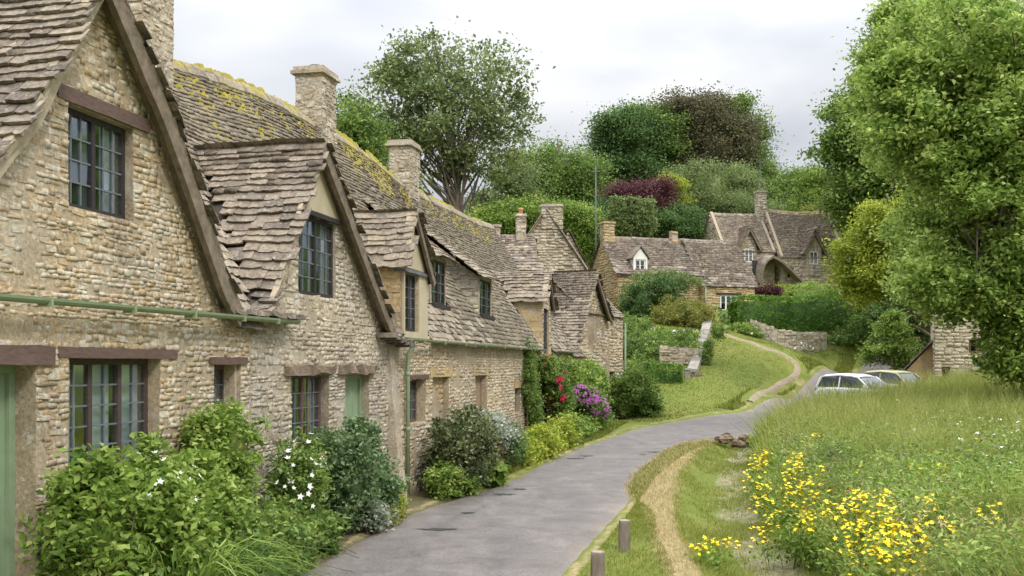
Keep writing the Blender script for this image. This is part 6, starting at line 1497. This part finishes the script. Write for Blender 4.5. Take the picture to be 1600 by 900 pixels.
# verge and ditch grass
P = scatter(30000, 7.5, 30, lambda Y: np.interp(Y, [p[1] for p in RR], [p[0] for p in RR])+.15, lambda Y: xll(Y)-.30-.65*ss(15,20,Y), .7); P = P[(P[:, 1] < 30)]
keep = np.array([noise.noise(Vector((p[0]*1.2, p[1]*.8, 1)))+.25*rnd.gauss(0, 1) > -.35 for p in P]); P = P[keep]
blades(P, g.uniform(.02, .06, len(P)), np.maximum(.004, P[:, 1]*.0005), .5, g, 'grass', 'verge_grass', 'short green grass around the wooden bollards')
P = scatter(13000, 6.5, 31, lambda Y: xll(Y)-.42-.62*ss(15,20,Y), lambda Y: xll(Y)+.12, .8); blades(P, g.uniform(.02, .06, len(P))*(1+.6*ss(15,20,P[:, 1])), np.maximum(.004, P[:, 1]*.0005), .8, g, 'straw', 'dry_grass', 'dry straw-coloured grass along the lip of the ditch')
P = scatter(60000, 6.5, 31, lambda Y: xll(Y)+.02, lambda Y: xml(Y)+.1, .8); k = np.array([(noise.noise(Vector((p[0]*1.0, p[1]*.5, 4)))+.5*noise.noise(Vector((p[0]*4, p[1]*2.5, 6)))) for p in P]); kk = k+g.normal(0, .25, len(k)); P = P[kk > -.05]; k = k[kk > -.05]
blades(P, g.uniform(.025, .075, len(P))*(1+1.6*np.clip(k, 0, 1)), np.maximum(.005, P[:, 1]*.0006), .4, g, 'meadow', 'ditch_grass', 'patchy green grass in the shallow ditch')
# left verge along the flower border
t_ = g.uniform(-11, 24, 42000); t_ = -11+35*((t_+11)/35)**1.3; b_ = -g.uniform(.75, 1.75, len(t_)); X = -2.12+.2135*t_-.9769*b_; Yv = 17.36+.9769*t_+.2135*b_; P = np.stack([X, Yv, H0(X, Yv)], 1); P = P[road_inside(X, Yv) < -.10]
blades(P, g.uniform(.04, .15, len(P)), np.maximum(.005, P[:, 1]*.0005), .4, g, 'grass', 'border_grass', 'ragged grass between the flower border and the lane')
# lawn grass and bank tufts
Yl = g.uniform(40, 66, 60000); Xl = g.uniform(5, 24, 60000); ri = road_inside(Xl, Yl); left = (Xl < np.interp(Yl, [p[1] for p in RL], [p[0] for p in RL])-.2); P = np.stack([Xl, Yl, H0(Xl, Yl)], 1)[(ri < -.25) & left]
pp = np.array([cr([tuple(q) for q in PATH], (len(PATH)-1)*k/80*.9999) for k in range(81)]); P = P[np.sqrt(((P[:, None, :2]-pp[None, :, :2])**2).sum(-1)).min(1) > .5]
blades(P, g.uniform(.03, .075, len(P)), np.full(len(P), .03), .5, g, 'grass', 'lawn_grass', 'mown sloping lawn beside the lane')
Yb = g.uniform(46, 66, 9000); Xb = np.interp(Yb, [p[1] for p in RL], [p[0] for p in RL])-g.uniform(.2, 1.3, 9000); P = np.stack([Xb, Yb, H0(Xb, Yb)], 1); P = P[road_inside(Xb, Yb) < -.15]; P = P[np.sqrt(((P[:, None, :2]-pp[None, :, :2])**2).sum(-1)).min(1) > .5]
blades(P, g.uniform(.06, .22, len(P)), np.full(len(P), .035), .5, g, 'grass', 'bank_grass', 'longer rough grass on the bank above the lane')
# rough hillside ground cover beyond the gardens
Yh = g.uniform(62, 130, 26000); Xh = g.uniform(-25, 60, 26000); P = np.stack([Xh, Yh, H0(Xh, Yh)], 1); P = P[road_inside(Xh, Yh) < -.4]; P[:, 2] += g.random(len(P))*.5
V, F = leaves(P, .45, g, .3); tag(obj('hillside_undergrowth', V, F, LM['mid']), 'rough undergrowth covering the hillside behind the houses', 'undergrowth', kind='stuff')
print('objects', len(bpy.data.objects))
